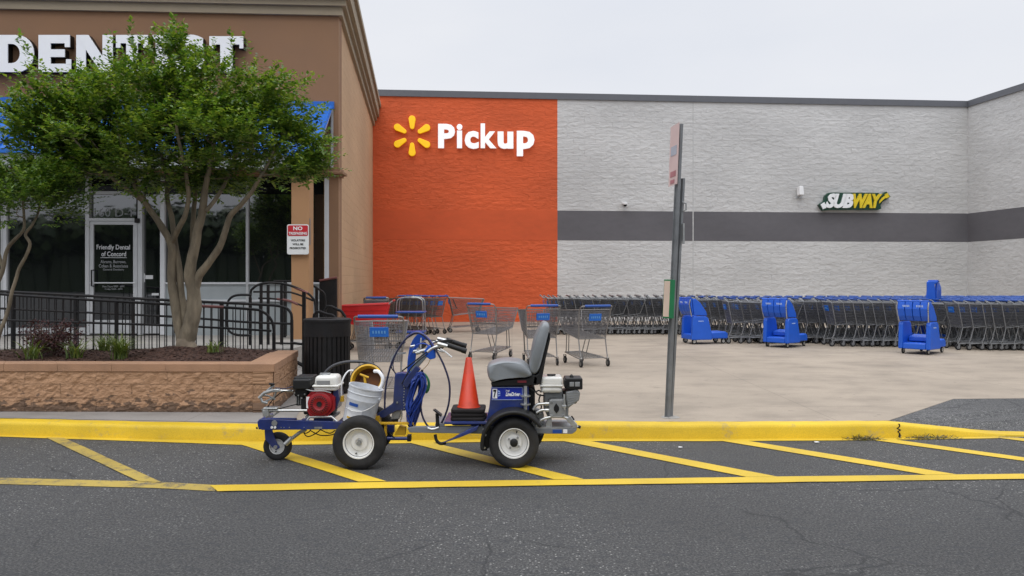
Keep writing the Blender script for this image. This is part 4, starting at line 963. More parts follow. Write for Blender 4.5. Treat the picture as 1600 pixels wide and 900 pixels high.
def tp(u, v, w_): return a+Matrix.Rotation(radians(2.4), 3, 'Y')@(Matrix.Rotation(radians(-60), 3, 'Z')@Vector((u, w_, 0))+Vector((0, 0, v)))
def tr_(u0, v0, w0, u1, v1, w1, mat, nm):
    mb = MB(); mb.hexa([tp(u0, v0, w0), tp(u1, v0, w0), tp(u1, v1, w0), tp(u0, v1, w0)], [tp(u0, v0, w1), tp(u1, v0, w1), tp(u1, v1, w1), tp(u0, v1, w1)]); return mb.build(nm, mat, t, bev=.002)
tr_(-.055, -.205, -.02, .055, .205, .04, green_p, 'case'); tr_(-.046, -.19, -.024, .046, .19, -.0205, cream_paper, 'paper')
# ---------------------------------------------------------------- shopping carts
def grid(mb, A, B, Cc, D, nu, nv, r=.0032):
    A, B, Cc, D = map(Vector, (A, B, Cc, D))
    for i in range(nu+1):
        u = i/nu; mb.tube([A.lerp(B, u), D.lerp(Cc, u)], r, 3, cap=False)
    for j in range(nv+1):
        v = j/nv; mb.tube([A.lerp(D, v), B.lerp(Cc, v)], r*1.25, 3, cap=False)
def make_cart(label, wire, tube, style='wire', group=None, grip=None):
    t = thing('shopping_cart', (0, 0, 0), label, 'shopping cart', group)
    br, tr, bf, tf = (.05, .255, .47), (-.06, .30, .97), (.78, .19, .56), (.92, .24, .93)
    m = lambda p: (p[0], -p[1], p[2])
    if style == 'wire':
        mb = MB()
        for s in (1, -1):
            q = [(p[0], p[1]*s, p[2]) for p in (br, bf, tf, tr)]; grid(mb, *q, 32, 8)
        grid(mb, m(br), br, tr, m(tr), 20, 8); grid(mb, m(bf), bf, tf, m(tf), 16, 7); grid(mb, m(br), m(bf), bf, br, 22, 12)
        mb.build('basket', wire, t)
        mb = MB(); mb.tube([tr, tf, m(tf), m(tr)], .008, 6, closed=True); mb.tube([br, bf, m(bf), m(br)], .007, 6, closed=True)
        for p, q in ((br, tr), (m(br), m(tr)), (bf, tf), (m(bf), m(tf))): mb.tube([p, q], .010, 6)
        mb.build('basket_rim', tube, t)
        mb = MB(); grid(mb, (.16, -.24, .66), (.16, .24, .66), (.05, .26, .93), (.05, -.26, .93), 12, 4); grid(mb, (-.0, -.25, .68), (.16, -.24, .66), (.16, .24, .66), (-.0, .25, .68), 4, 6); mb.build('child_seat', wire, t)
        mb = MB(); mb.hexa([(-.062, -.115, .78), (-.062, .115, .78), (-.085, .115, .90), (-.085, -.115, .90)], [(-.046, -.115, .78), (-.046, .115, .78), (-.069, .115, .90), (-.069, -.115, .90)])
        pn = mb.build('seat_flap', cart_panel, t, bev=.006)
        mb = MB()
        for k in range(5): y = -.07+k*.035; mb.box((-.078, y, .84), (.004, .018, .035), (0, radians(-11), 0))
        mb.build('faded_print', cart_blue_pale, pn)
    else:
        mb = MB()
        def sl(a, b, c, d):
            a, b, c, d = map(Vector, (a, b, c, d)); n = (b-a).cross(d-a).normalized()*.012; mb.hexa([a, b, c, d], [a+n, b+n, c+n, d+n])
        for s in (1, -1): sl(*[(p[0], p[1]*s, p[2]) for p in (br, bf, tf, tr)])
        sl(m(bf), bf, tf, m(tf)); sl(m(br), m(bf), bf, br); mb.build('basket', cart_red, t)
        mb = MB(); mb.tube([tr, tf, m(tf), m(tr)], .018, 6, closed=True)
        for k in range(4):
            z = k/4; 
            for s in (1, -1): mb.tube([Vector((br[0], br[1]*s, br[2])).lerp(Vector((tr[0], tr[1]*s, tr[2])), z), Vector((bf[0], bf[1]*s, bf[2])).lerp(Vector((tf[0], tf[1]*s, tf[2])), z)], .012, 4)
        mb.build('basket_rim', cart_red, t)
    mb = MB(); mb.tube([(-.06, .30, .96), (-.12, .29, 1.02), (-.15, .27, 1.03), (-.15, -.27, 1.03), (-.12, -.29, 1.02), (-.06, -.30, .96)], .011, 6); mb.build('handle_frame', tube, t, smooth=60)
    mb = MB(); mb.tube([(-.15, -.24, 1.033), (-.15, .24, 1.033)], .022, 8); mb.build('handle_grip', grip or (cart_blue if style == 'wire' else cart_red), t, smooth=60)
    mb = MB()
    for s in (1, -1):
        mb.tube(smooth_path([(.05, s*.255, .47), (.0, s*.255, .25), (-.03, s*.25, .17), (.03, s*.24, .135), (.78, s*.155, .19)], 4), .011, 6)
        mb.tube([(.50, s*.215, .53), (.60, s*.175, .18)], .009, 6)
        mb.tube([(.62, s*.2, .54), (.73, s*.16, .19)], .009, 6)
    mb.tube([(.78, .155, .19), (.78, -.155, .19)], .011, 6); mb.tube([(.1, .235, .14), (.1, -.235, .14)], .009, 6)
    for k in range(5): y = -.12+.06*k; mb.tube([(.1, y*1.3, .145), (.78, y, .192)], .005, 4)
    grid(mb, (.08, -.235, .16), (.08, .235, .16), (.76, .155, .2), (.76, -.155, .2), 12, 10); mb.build('chassis', tube, t)
    for s, x, y, fr_ in ((1, -.04, .255, 0), (-1, -.04, .255, 0), (1, .76, .165, 1), (-1, .76, .165, 1)):
        mb = MB(); c = Vector((x, y*s, .062)); mb.lathe([(-.014, .02), (-.014, .054), (-.009, .062), (.009, .062), (.014, .054), (.014, .02)], c, (0, 1, 0), 16)
        wh = mb.build('wheel', rubber, t, smooth=40)
        mb = MB(); mb.lathe([(-.016, 0), (-.016, .034), (.016, .034), (.016, 0)], c, (0, 1, 0), 12)
        for q in (-.02, .02): mb.box(c+Vector((.008, q, .035)), (.034, .004, .09))
        mb.box(c+Vector((.012, 0, .082)), (.04, .044, .008)); mb.build('fork', tube, wh)
    return t
cart_blue_pale = simple('pale_blue_print', (.12, .34, .68), .5)
ORD = ['first', 'second', 'third', 'fourth', 'fifth', 'sixth', 'seventh', 'eighth', 'ninth', 'tenth', 'eleventh', 'twelfth', 'thirteenth', 'fourteenth', 'fifteenth', 'sixteenth', 'seventeenth', 'eighteenth', 'nineteenth', 'twentieth',
       'twenty-first', 'twenty-second', 'twenty-third', 'twenty-fourth', 'twenty-fifth', 'twenty-sixth', 'twenty-seventh', 'twenty-eighth', 'twenty-ninth', 'thirtieth', 'thirty-first', 'thirty-second', 'thirty-third', 'thirty-fourth', 'thirty-fifth', 'thirty-sixth']
loose = make_cart('', wire_g, cart_tube)
used = [0]
def put(proto, x, y, deg, label, group, flag):
    o = proto if flag[0] == 0 else copy_tree(proto); flag[0] += 1
    o.location = (x, y, PL); o.rotation_euler = (0, 0, radians(deg)); o['label'] = label; o['group'] = group
    return o
lf = [0]
GL = 'loose grey carts standing on the plaza'
put(loose, -.53, 14.72, 62, 'loose grey wire cart standing alone left of the machine seat back', GL, lf)
put(loose, .52, 13.75, 101, 'loose grey wire cart partly hidden behind the machine seat back', GL, lf)
put(loose, 1.38, 13.56, 112, 'loose grey wire cart right of the seat back, in front of the long dark row', GL, lf)
put(loose, -1.61, 9.75, 91, 'nearest grey wire cart, beside the litter bin, with blue seat flap', GL, lf)
put(loose, P(704, HY, 22.4).x, 22.6, 8, 'grey wire cart seen side on against the foot of the orange wall', GL, lf)
GN = 'short nest of carts at the left of the orange wall'
a = P(686, HY, 21.8)
for k in range(6):
    d = Vector((cos(radians(158)), sin(radians(158)), 0))*.23*k
    put(loose, a.x+d.x, 21.6+d.y, 152-2*k, f'{ORD[k]} cart from the right in the short nest by the orange wall', GN, lf)
a = P(590, HY, 19.8)
for k in range(3): put(loose, a.x-.03*k, 19.6+.24*k, 96, f'{ORD[k]} cart from the front in the small nest behind the red cart', 'small nest of carts behind the red cart', lf)
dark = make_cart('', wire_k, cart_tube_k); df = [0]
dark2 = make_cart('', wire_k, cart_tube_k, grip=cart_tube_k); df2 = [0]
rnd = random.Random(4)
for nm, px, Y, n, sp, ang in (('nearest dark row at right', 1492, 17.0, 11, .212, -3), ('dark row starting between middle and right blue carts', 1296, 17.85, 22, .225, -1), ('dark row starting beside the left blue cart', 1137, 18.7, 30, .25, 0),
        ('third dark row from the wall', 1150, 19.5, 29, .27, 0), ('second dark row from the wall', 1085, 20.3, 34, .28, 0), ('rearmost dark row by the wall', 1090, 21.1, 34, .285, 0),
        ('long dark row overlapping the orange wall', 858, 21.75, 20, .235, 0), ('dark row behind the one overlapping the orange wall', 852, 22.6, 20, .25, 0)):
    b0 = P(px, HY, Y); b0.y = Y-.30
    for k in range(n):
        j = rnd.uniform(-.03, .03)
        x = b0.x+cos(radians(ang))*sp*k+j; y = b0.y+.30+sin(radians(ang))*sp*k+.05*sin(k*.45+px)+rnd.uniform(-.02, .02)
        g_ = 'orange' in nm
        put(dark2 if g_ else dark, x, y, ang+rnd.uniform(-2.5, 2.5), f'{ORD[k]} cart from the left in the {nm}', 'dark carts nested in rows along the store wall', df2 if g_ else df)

# red cart
red = make_cart('red plastic basket cart by the tan side wall', wire_g, cart_tube, 'red'); a = P(604, HY, 16.9); red.location = (a.x, 16.9, PL); red.rotation_euler = (0, 0, radians(184)); red.name = 'red_basket_cart'
# blue utility cart
ux, uy = P(642, HY, 17.2).x, 17.2
t = thing('stock_cart', (ux, uy, PL), 'low blue two-shelf stock cart with bent steel handles beside the cart nest', 'stock cart')
for z in (.36, .78):
    mb = MB(); mb.box((ux, uy, PL+z), (.62, .46, .035)); mb.build('shelf', cart_blue, t, bev=.012)
for s in (-1, 1):
    mb = MB()
    for q in (-.2, .2): mb.tube(smooth_path([(ux+s*.28, uy+q, PL+.14), (ux+s*.28, uy+q, PL+.9), (ux+s*.22, uy+q, PL+1.07), (ux+s*.02, uy+q, PL+1.1)], 5), .013, 6)
    mb.tube([(ux+s*.28, uy-.2, PL+.6), (ux+s*.28, uy+.2, PL+.6)], .01, 6); mb.tube([(ux+s*.02, uy-.2, PL+1.1), (ux+s*.02, uy+.2, PL+1.1)], .013, 6)
    mb.build('handle', steel, t, smooth=60)
for sx in (-1, 1):
    for sy in (-1, 1):
        mb = MB(); c = Vector((ux+sx*.25, uy+sy*.19, PL+.065)); mb.lathe([(-.016, 0), (-.016, .065), (.016, .065), (.016, 0)], c, (0, 1, 0), 16); mb.tube([c, c+Vector((0, 0, .1))], .012, 5); mb.build('wheel', rubber, t, smooth=40)

# blue plastic bench carts
def bench_cart(label):
    t = thing('bench_cart', (0, 0, 0), label, 'child cart', 'blue plastic child bench carts')
    # local: front face towards -x ; tail +x ; width along y
    def rr(pts, y0, y1, nm, bev=.02, mat=kid_blue, par=None):
        mb = MB(); mb.prism([(x, y0, z) for x, z in pts], (0, y1-y0, 0)); return mb.build(nm, mat, par or t, bev=bev)
    for s in (-1, 1):
        y0, y1 = (.22, .31) if s > 0 else (-.31, -.22)
        rr([(-.12, .10), (-.10, .58), (-.07, .64), (.22, .64), (.28, .60), (.36, .28), (.38, .10)], y0, y1, 'side_pillar')
        mb = MB(); mb.tube([(-.16, s*.30, 1.03), (-.19, s*.30, .92), (-.12, s*.28, .64)], .012, 6); mb.build('side_rail', steel, t, smooth=60)
    rr([(-.12, .10), (-.11, .22), (.3, .24), (.38, .22), (.38, .10)], -.219, .219, 'bench_base')
    rr([(.1, .245), (.1, .34), (.34, .38), (.36, .245)], -.2, .2, 'seat')
    rr([(.385, .12), (.385, .26), (.74, .28), (.80, .24), (.80, .12)], -.24, .24, 'tail')
    mb = MB(); n = 5; W_ = .29
    for k in range(4):
        y0 = -W_+k*(2*W_/4)+.006; y1 = -W_+(k+1)*(2*W_/4)-.006
        mb.prism([(-.17, y0, 1.04), (-.20, y0, .90), (-.17, y0, .76), (-.11, y0, .665), (-.09, y0, .665), (-.13, y0, .78), (-.15, y0, .9), (-.12, y0, 1.04)], (0, y1-y0, 0))
    mb.build('ribbed_panel', kid_blue, t, bev=.01)
    mb = MB(); mb.prism([(-.145, -W_-.01, 1.05), (-.155, -W_-.01, .9), (-.12, -W_-.01, .75), (-.08, -W_-.01, .66), (-.075, -W_-.01, .66), (-.11, -W_-.01, .78), (-.12, -W_-.01, 1.05)], (0, 2*W_+.02, 0)); mb.build('backing_panel', kid_blue, t)
    for s in (-1, 1):
        y0, y1 = (.24, .29) if s > 0 else (-.29, -.24)
        rr([(-.11, 1.04), (-.06, .66), (.26, .65), (.24, .74), (.10, .94), (-.02, 1.04)], y0, y1, 'side_wing', .015)
    mb = MB(); mb.tube([(-.15, -.3, 1.05), (-.15, .3, 1.05)], .02, 8); mb.build('top_bar', kid_blue, t, smooth=60)
    for y in (-.14, .12):
        mb = MB()
        for k in range(5): mb.box((-.197, y-.06+k*.028, .955), (.004, .016, .04), (0, radians(-12), 0))
        mb.build('pale_print', cart_blue_pale2, t)
    mb = MB()
    for k in range(6): mb.box((.04+k*.022, -.3125, .53), (.014, .003, .022))
    mb.build('pale_print', cart_blue_pale2, t)
    for x, y in ((-.04, .24), (-.04, -.24), (.70, .2), (.70, -.2)):
        mb = MB(); c = Vector((x, y, .062)); mb.lathe([(-.014, .02), (-.014, .054), (-.009, .062), (.009, .062), (.014, .054), (.014, .02)], c, (0, 1, 0), 16); wh = mb.build('wheel', rubber, t, smooth=40)
        mb = MB(); mb.lathe([(-.016, 0), (-.016, .036), (.016, .036), (.016, 0)], c, (0, 1, 0), 12); mb.tube([c+Vector((0, .02, 0)), c+Vector((.0, .02, .06))], .006, 4); mb.tube([c+Vector((0, -.02, 0)), c+Vector((.0, -.02, .06))], .006, 4); mb.build('hub', steel, wh)
    return t
cart_blue_pale2 = simple('white_print', (.45, .58, .85), .5)
bc0 = bench_cart('')
bl_ = [('blue plastic bench cart just right of the leaning post', 1084, 539, 12), ('blue plastic bench cart seen from its open end between two dark rows', 1222, 545, 40), ('nearest blue plastic bench cart, rightmost, at the start of the nearest dark row', 1442, 556, 40)]
for i, (lb, px, py, dg) in enumerate(bl_):
    o = bc0 if i == 0 else copy_tree(bc0); b0 = G(px, py-1, PL); o.location = (b0.x, b0.y+.25, PL); o.rotation_euler = (0, 0, radians(dg)); o['label'] = lb
# raised blue hood standing above the rows
zc = 17.9; b0 = P(1458, HY, zc)
t = thing('blue_hood', (b0.x, zc, PL+.0), 'tall blue plastic child seat hood rising above the nested rows', 'child cart')
def hp(px, py, dz=0): return P(px, py, zc+dz)
mb = MB(); mb.prism([hp(1446, 480), hp(1449, 455), hp(1449, 440.5), hp(1452, 439), hp(1466, 439), hp(1466, 442), hp(1461, 444), hp(1463, 480)], (0, .05, 0)); mb.build('front_shell', kid_blue, t, bev=.015)
mb = MB(); mb.prism([hp(1465, 439, .01), hp(1467.5, 441, .3), hp(1471, 450, .34), hp(1471, 472, .34), hp(1468, 480, .3), hp(1463, 480, .01), hp(1463.5, 455, .01)], (-.02, .05, .0)); mb.build('side_shell', kid_blue, t, bev=.008)
mb = MB(); mb.prism([hp(1450, 439.5, .05), hp(1466, 439.5, .05), hp(1468, 441, .33), hp(1453, 441, .33)], (0, 0, .03)); mb.build('top_shell', kid_blue, t, bev=.01)
mb = MB(); mb.box((b0.x, zc+.2, PL+.2), (.5, .6, .12)); mb.box((b0.x, zc+.35, PL+.6), (.42, .08, .72)); mb.build('base', kid_blue, t, bev=.02)
for dx in (-.18, .18):
    mb = MB(); mb.lathe([(-.016, 0), (-.016, .07), (.016, .07), (.016, 0)], (b0.x+dx, zc, PL+.07), (0, 1, 0), 16); mb.tube([(b0.x+dx, zc, PL+.07), (b0.x+dx, zc+.05, PL+.17)], .012, 5); mb.build('wheel', rubber, t, smooth=40)
# ---------------------------------------------------------------- line striping machine with ride-on driver
ZN = 6.92
root = G(660, 728); root = Vector((root.x, 7.25, 0))
LS = thing('line_striper', root, 'blue ride-on line striping machine with grey seat, two engines and white wheels', 'line striper')
def m(px, py, d=0.): return P(px, py, ZN+d)
def pris(pts, d0, d1, name, mat, par=None, bev=.004, sm=0):
    mb = MB(); q = [m(x, y, d0) for x, y in pts]; mb.prism(q, (0, d1-d0, 0)); return mb.build(name, mat, par or LS, bev=bev, smooth=sm)
def pbox(mb, x0, y0, x1, y1, d0, d1): mb.prism([m(x0, y0, d0), m(x1, y0, d0), m(x1, y1, d0), m(x0, y1, d0)], (0, d1-d0, 0)); return mb
def ptube(pts, r, name, mat, par=None, n=8, sp=4, dd=None, mb=None):
    q = [m(p[0], p[1], p[2] if len(p) > 2 else (dd or 0)) for p in pts]
    if sp: q = smooth_path(q, sp)
    if mb is not None: return mb.tube(q, r, n)
    mb = MB(); mb.tube(q, r, n); return mb.build(name, mat, par or LS, smooth=50)
def wheel(px, py, Z, rp, rimp, wd, label=None, style=0):
    c = P(px, py, Z); r = rp*Z/F; rm = rimp*Z/F; c.z = r
    h = wd/2; mb = MB()
    prof = [(-h*.55, rm*.98), (-h*.8, rm*1.05), (-h, rm+(r-rm)*.45), (-h*.96, rm+(r-rm)*.75), (-h*.75, r*.985), (-h*.62, r*.99), (-h*.6, r*.975), (-h*.5, r*.975), (-h*.48, r*1), (-h*.26, r*1), (-h*.24, r*.98), (-h*.14, r*.98), (-h*.12, r*1.0),
            (h*.12, r*1.0), (h*.14, r*.98), (h*.24, r*.98), (h*.26, r*1), (h*.48, r), (h*.75, r*.985), (h*.96, rm+(r-rm)*.75), (h, rm+(r-rm)*.45), (h*.8, rm*1.05), (h*.55, rm*.98), (h*.5, rm*.9), (-h*.5, rm*.9)]
    mb.lathe(prof, c, (0, 1, 0), 56, True); w_ = mb.build('wheel', rubber, LS, smooth=35)
    mb = MB(); mb.lathe([(-h*.62, rm*1.04), (-h*.78, rm*1.03), (-h*.78, rm*.97), (-h*.5, rm*.92), (-h*.1, rm*.82), (-h*.05, rm*.62), (-h*.3, rm*.5), (-h*.3, rm*.28), (-h*.15, rm*.2), (-h*.15, 0)], c, (0, 1, 0), 48)
    mb.lathe([(h*.62, rm*1.04), (h*.78, rm*.97), (h*.3, rm*.85), (h*.3, 0)], c, (0, 1, 0), 32)
    rim = mb.build('rim', wheel_w, w_, smooth=35)
    mb = MB()
    if style == 0:
        mb.lathe([(-h*.95, 0), (-h*.95, .018), (-h*.3, .02), (-h*.1, .022)], c, (0, 1, 0), 6); mb.build('axle_nut', dull_steel, w_)
    elif style == 1:
        mb.lathe([(-h*.7, 0), (-h*.72, .02), (-h*.6, .034), (-h*.1, .034)], c, (0, 1, 0), 20); mb.build('hub', black_pl, w_, smooth=40)
        mb = MB()
        for k in range(4):
            a = pi/4+k*pi/2+.15; mb.lathe([(-h*.5, 0), (-h*.5, .010), (-h*.2, .010)], c+Vector((cos(a)*rm*.42, 0, sin(a)*rm*.42)), (0, 1, 0), 6)
        mb.build('lug_nuts', dull_steel, w_)
    mb = MB(); a = radians(-105 if style == 0 else 75); mb.cyl(c+Vector((cos(a)*rm*.75, -h*.15, sin(a)*rm*.75)), c+Vector((cos(a)*rm*.72, -h*.55, sin(a)*rm*.72)), .006); mb.build('valve', black_pl, rim)
    return w_, c, r
wheel(562, 692, 6.87, 41, 23.5, .15, style=0); wheel(577, 690, 7.47, 37.5, 21, .15, style=0)
wheel(803, 692, 6.92, 39, 23, .16, style=1); wheel(815, 688, 7.55, 35.5, 21, .16, style=1)
wc, cc_, cr_ = wheel(434, 697, 7.2, 21.5, 11.5, .075, style=0)
D0 = .12; D1 = .50     # side planes of the striper frame
# --- striper frame
for d in (D0, D1):
    pris([(402, 659), (406, 655), (528, 655+4), (590, 661), (590, 670), (526, 671), (409, 672), (403, 668)], d, d+.035, 'side_rail', blue_p)
for q_ in ((404, 656, 409, 671), (526, 660, 534, 669), (458, 664, 466, 669)): pbox(MB(), *q_, D0+.036, D1-.001).build('cross_member', blue_p, LS)
pris([(414, 653.5), (463, 653.5), (463, 661), (414, 661)], D0+.10, D0+.13, 'upper_channel', blue_p)
pris([(490, 653), (520, 653), (520, 661), (490, 661)], D0+.10, D0+.13, 'upper_channel', blue_p)
mb = MB()
for x, y in ((424.6, 668), (429.5, 668)): mb.lathe([(0, 0), (0, .011), (.008, .012)], m(x, y, D0-.01), (0, 1, 0), 10)
mb.build('bolts', white_p, LS)
mb = MB()
for x in (439, 443.5, 452, 475): mb.lathe([(0, 0), (0, .004), (.008, .005)], m(x, 668, D0-.006), (0, 1, 0), 8)
mb.lathe([(0, 0), (0, .024), (.006, .026)], m(428.5, 661.5, D0-.008), (0, 1, 0), 18); mb.build('pivot_disc', dull_steel, LS)
mb = MB(); pbox(mb, 491, 667, 503, 670, D0-.003, D0); mb.build('rail_badge', dull_steel, LS)
# castor fork
pris([(413, 672), (425, 672), (427, 680), (433, 694), (437, 700), (431, 704), (424, 698), (414, 686)], D0+.08, D0+.10, 'castor_fork', blue_p); pris([(413, 672), (425, 672), (427, 680), (433, 694), (437, 700), (431, 704), (424, 698), (414, 686)], D0+.24, D0+.26, 'castor_fork', blue_p)
mb = MB(); c = m(430, 699, D0+.07); mb.lathe([(0, 0), (0, .018), (.02, .02)], c, (0, 1, 0), 8); mb.build('castor_axle', steel, LS)
ptube([(450, 692), (455, 686), (468, 676), (478, 671)], .016, 'castor_stay', dull_steel, dd=.2, sp=0); ptube([(446, 694), (456, 684)], .022, 'castor_clamp', steel, dd=.19, sp=0)
for k, pts in enumerate(([(472, 672), (480, 682), (492, 678), (500, 672)], [(484, 672), (500, 680), (520, 679), (528, 672)], [(500, 671), (515, 677), (524, 672)], [(470, 673), (478, 677), (486, 672)])):
    ptube([(x, y, .25+.05*k) for x, y in pts], .005, 'cable', black_pl)
# engine mount
for d in (.16, .40):
    ptube([(463, 661.5), (477, 661), (484, 651.5), (518, 651), (529, 661), (536, 661)], .011, 'mount_tube', steel, dd=d, sp=0)
mb = MB(); pbox(mb, 477, 650, 522, 653.5, .2, .46); mb.build('mount_plate', dull_steel, LS)
# --- small petrol engine seen from its recoil side
def eng(cx, cy, rp, dn, dp, tank, air, parts, red):
    e = None
    return e
c = m(499.5, 631, .13); R0 = 19.5*7.05/F
mb = MB(); pts = []
for k in range(40):
    a = 2*pi*k/40; q = max(abs(cos(a)), abs(sin(a))); rr = R0*(1.0 if q < .93 else .985); pts.append((cos(a), sin(a), rr))
mb.lathe([(.10, R0*1.02), (.02, R0*1.02), (.0, R0*.94), (-.005, R0*.8), (-.02, R0*.74), (-.025, R0*.5), (-.018, R0*.38), (-.018, 0)], c, (0, 1, 0), 40)
mb.prism([m(x, y, .15) for x, y in ((478, 621), (486, 612), (514, 613), (523, 622), (523, 640), (512, 650), (484, 650), (479, 640))], (0, .07, 0)); housing = mb.build('fan_housing', red_eng, LS, smooth=35)
mb = MB()
for k in range(24):
    a = 2*pi*k/24; u = Vector((cos(a), 0, sin(a))); v = Vector((-sin(a), 0, cos(a))); 
    mb.prism([c+Vector((0, -.022, 0))+u*R0*.48+v*.003, c+Vector((0, -.022, 0))+u*R0*.7+v*.004, c+Vector((0, -.022, 0))+u*R0*.7-v*.004, c+Vector((0, -.022, 0))+u*R0*.48-v*.003], (0, -.004, 0))
mb.lathe([(-.026, 0), (-.028, R0*.2), (-.018, R0*.22)], c, (0, 1, 0), 20); mb.build('recoil_grille', black_pl, housing)
mb = MB(); pbox(mb, 478.5, 620, 483.5, 638, .145, .15); mb.build('sticker', white_p, housing)
mb = MB(); pbox(mb, 474, 611, 520, 648, .222, .42); pbox(mb, 462, 616, 482, 634, .25, .40); pbox(mb, 470, 622, 478, 644, .2, .3); mb.build('engine_block', black_pl, LS, bev=.01)
mb = MB()
for k in range(6): pbox(mb, 463+k*3, 614, 464.2+k*3, 632, .235, .41)
mb.build('cooling_fins', dull_steel, LS)
def rbox(x0, y0, x1, y1, d0, d1, nm, mat, par=None, bev=.02, taper=0):
    mb = MB(); mb.prism([m(x0, y1, d0), m(x1, y1, d0), m(x1-taper, y0, d0), m(x0+taper, y0, d0)], (0, d1-d0, 0)); o = mb.build(nm, mat, par or LS, bev=bev, smooth=60); o.modifiers[0].segments = 4; return o
tk = rbox(490, 587.5, 527, 604, .14, .36, 'fuel_tank', cream_pl, bev=.03, taper=2); rbox(487.5, 602, 528.5, 605.5, .125, .375, 'tank_seam', cream_pl, tk, .008); rbox(489.5, 604, 526.5, 611, .14, .36, 'tank_bottom', cream_pl, tk, .02)
mb = MB(); mb.lathe([(0, .035), (.018, .035), (.022, .03), (.022, 0)], m(508, 588, .24), UZ, 20); mb.box(m(508, 585, .24)+Vector((0, 0, .006)), (.09, .03, .014)); mb.build('fuel_cap', dull_steel, tk, bev=.003)
mb = MB(); pbox(mb, 494.5, 595, 515.5, 601, .137, .14); mb.build('tank_label', simple('label_grey', (.22, .22, .22), .5), tk)
ac = rbox(457, 593, 484, 609, .12, .34, 'air_cleaner', black_pl, bev=.014); rbox(459, 589, 487, 594, .2, .42, 'air_cleaner_lid', black_pl, ac, .01); rbox(460, 608, 480, 620, .18, .3, 'carburettor', black_pl, bev=.01)
mb = MB()
for x, y in ((460, 614), (466, 618), (471, 622), (476, 616)): mb.lathe([(0, 0), (0, .007), (.01, .008)], m(x, y, .17), (0, 1, 0), 8)
mb.build('fasteners', steel, LS)
ptube([(478, 608, .13), (488, 611, .12), (505, 611, .12), (517, 614, .13)], .006, 'throttle_rod', dull_steel)
pris([(520, 600), (527, 602), (530, 625), (526, 640), (521, 640)], .2, .4, 'belt_guard', blue_p)
# --- spray gun arm (front)
ptube([(417, 641.5), (480, 641.5)], .012, 'gun_arm', steel, dd=.06, sp=0); ptube([(428, 610), (458, 611)], .010, 'gun_arm', steel, dd=.1, sp=0)
ptube([(413, 650), (410, 640), (417, 636), (421, 648), (415, 652)], .009, 'gun_bracket', dull_steel, dd=.05, sp=0)
mb = MB(); pbox(mb, 410, 640, 419, 651, .04, .09); pbox(mb, 411, 637, 433, 640, .03, .12); mb.build('gun_clamp', steel, LS, bev=.006); mb = MB(); pbox(mb, 421, 608, 436, 613, .04, .08); mb.build('gun_clamp', steel, LS, bev=.006)
mb = MB(); ptube([(405, 622), (413, 614), (427, 610)], .015, '', None, dd=.03, sp=0, mb=mb); ptube([(406, 619), (410, 628), (418, 630)], .012, '', None, dd=.03, sp=0, mb=mb); ptube([(415, 613), (424, 605), (428, 602)], .010, '', None, dd=.05, sp=0, mb=mb)
ptube([(414, 628), (428, 621), (432, 612)], .009, '', None, dd=.06, sp=0, mb=mb); ptube([(408, 616), (420, 619), (430, 624)], .008, '', None, dd=.07, sp=0, mb=mb); mb.build('spray_gun', dull_steel, LS, smooth=50)
mb = MB(); mb.lathe([(0, .008), (.02, .010), (.022, .026), (.034, .026), (.036, 0)], m(424, 605, .05), (.1, 0, 1), 14); mb.build('adjust_knob', black_pl, LS, smooth=40)
ptube([(457, 610), (440, 613), (425, 626), (417, 640), (418, 652)], .0045, 'cable', black_pl, dd=.07)
ptube([(466, 631), (450, 635), (432, 640), (421, 645)], .0045, 'cable', black_pl, dd=.08); ptube([(430, 606), (445, 607), (457, 604)], .0045, 'cable', dark_hose, dd=.12)
ptube([(415, 646), (426, 650), (440, 640)], .008, 'gun_link', steel, dd=.09, sp=0)
# --- long grey-black suction hose arching behind the engine
ptube([(505, 595, .5), (508, 583, .5), (520, 572, .5), (538, 566, .5), (560, 565, .5), (580, 568, .45), (592, 578, .42)], .014, 'suction_hose', simple('hose_grey', (.05, .05, .055), .5))
# --- open yellow hopper ring behind the pail
hc = m(574, 595, .38); hax = Vector((-.10, -.8, .38)).normalized(); hr = .155
mb = MB(); mb.lathe([(-.1, hr*.8), (.0, hr*.98), (.02, hr*1.03), (.032, hr*1.03), (.034, hr*.97)], hc, hax, 40); hop = mb.build('hopper', black_pl, LS, smooth=40)
mb = MB(); mb.lathe([(.034, hr*.965), (.036, hr*.86), (.02, hr*.84), (-.02, hr*.80)], hc, hax, 40); mb.build('hopper_lip', yellow_p, hop, smooth=40)
mb = MB(); mb.lathe([(-.02, hr*.80), (-.09, hr*.7), (-.09, 0)], hc, hax, 40); mb.build('hopper_inside', brown_d, hop, smooth=40)
mb = MB(); mb.tube([hc+hax*.02+Vector((-.02, 0, .03)), hc+hax*.02+Vector((.0, -.02, -.1))], .012, 8); mb.tube([hc+hax*.03+Vector((-.06, 0, .05)), hc+hax*.03+Vector((.02, 0, .02))], .010, 8); mb.build('hopper_strut', yellow_p, hop)
ptube([(585, 580, .30), (592, 581, .27), (598, 590, .25), (597, 600, .25), (593, 607, .25)], .016, 'white_elbow', white_p)
ptube([(552, 579, .28), (544, 580, .26), (536, 592, .24), (533, 608, .24), (534, 622, .24)], .007, 'white_hose', white_p)
pris([(532, 619), (536, 619), (537, 628), (531, 628)], .22, .26, 'yellow_clip', yellow_p)
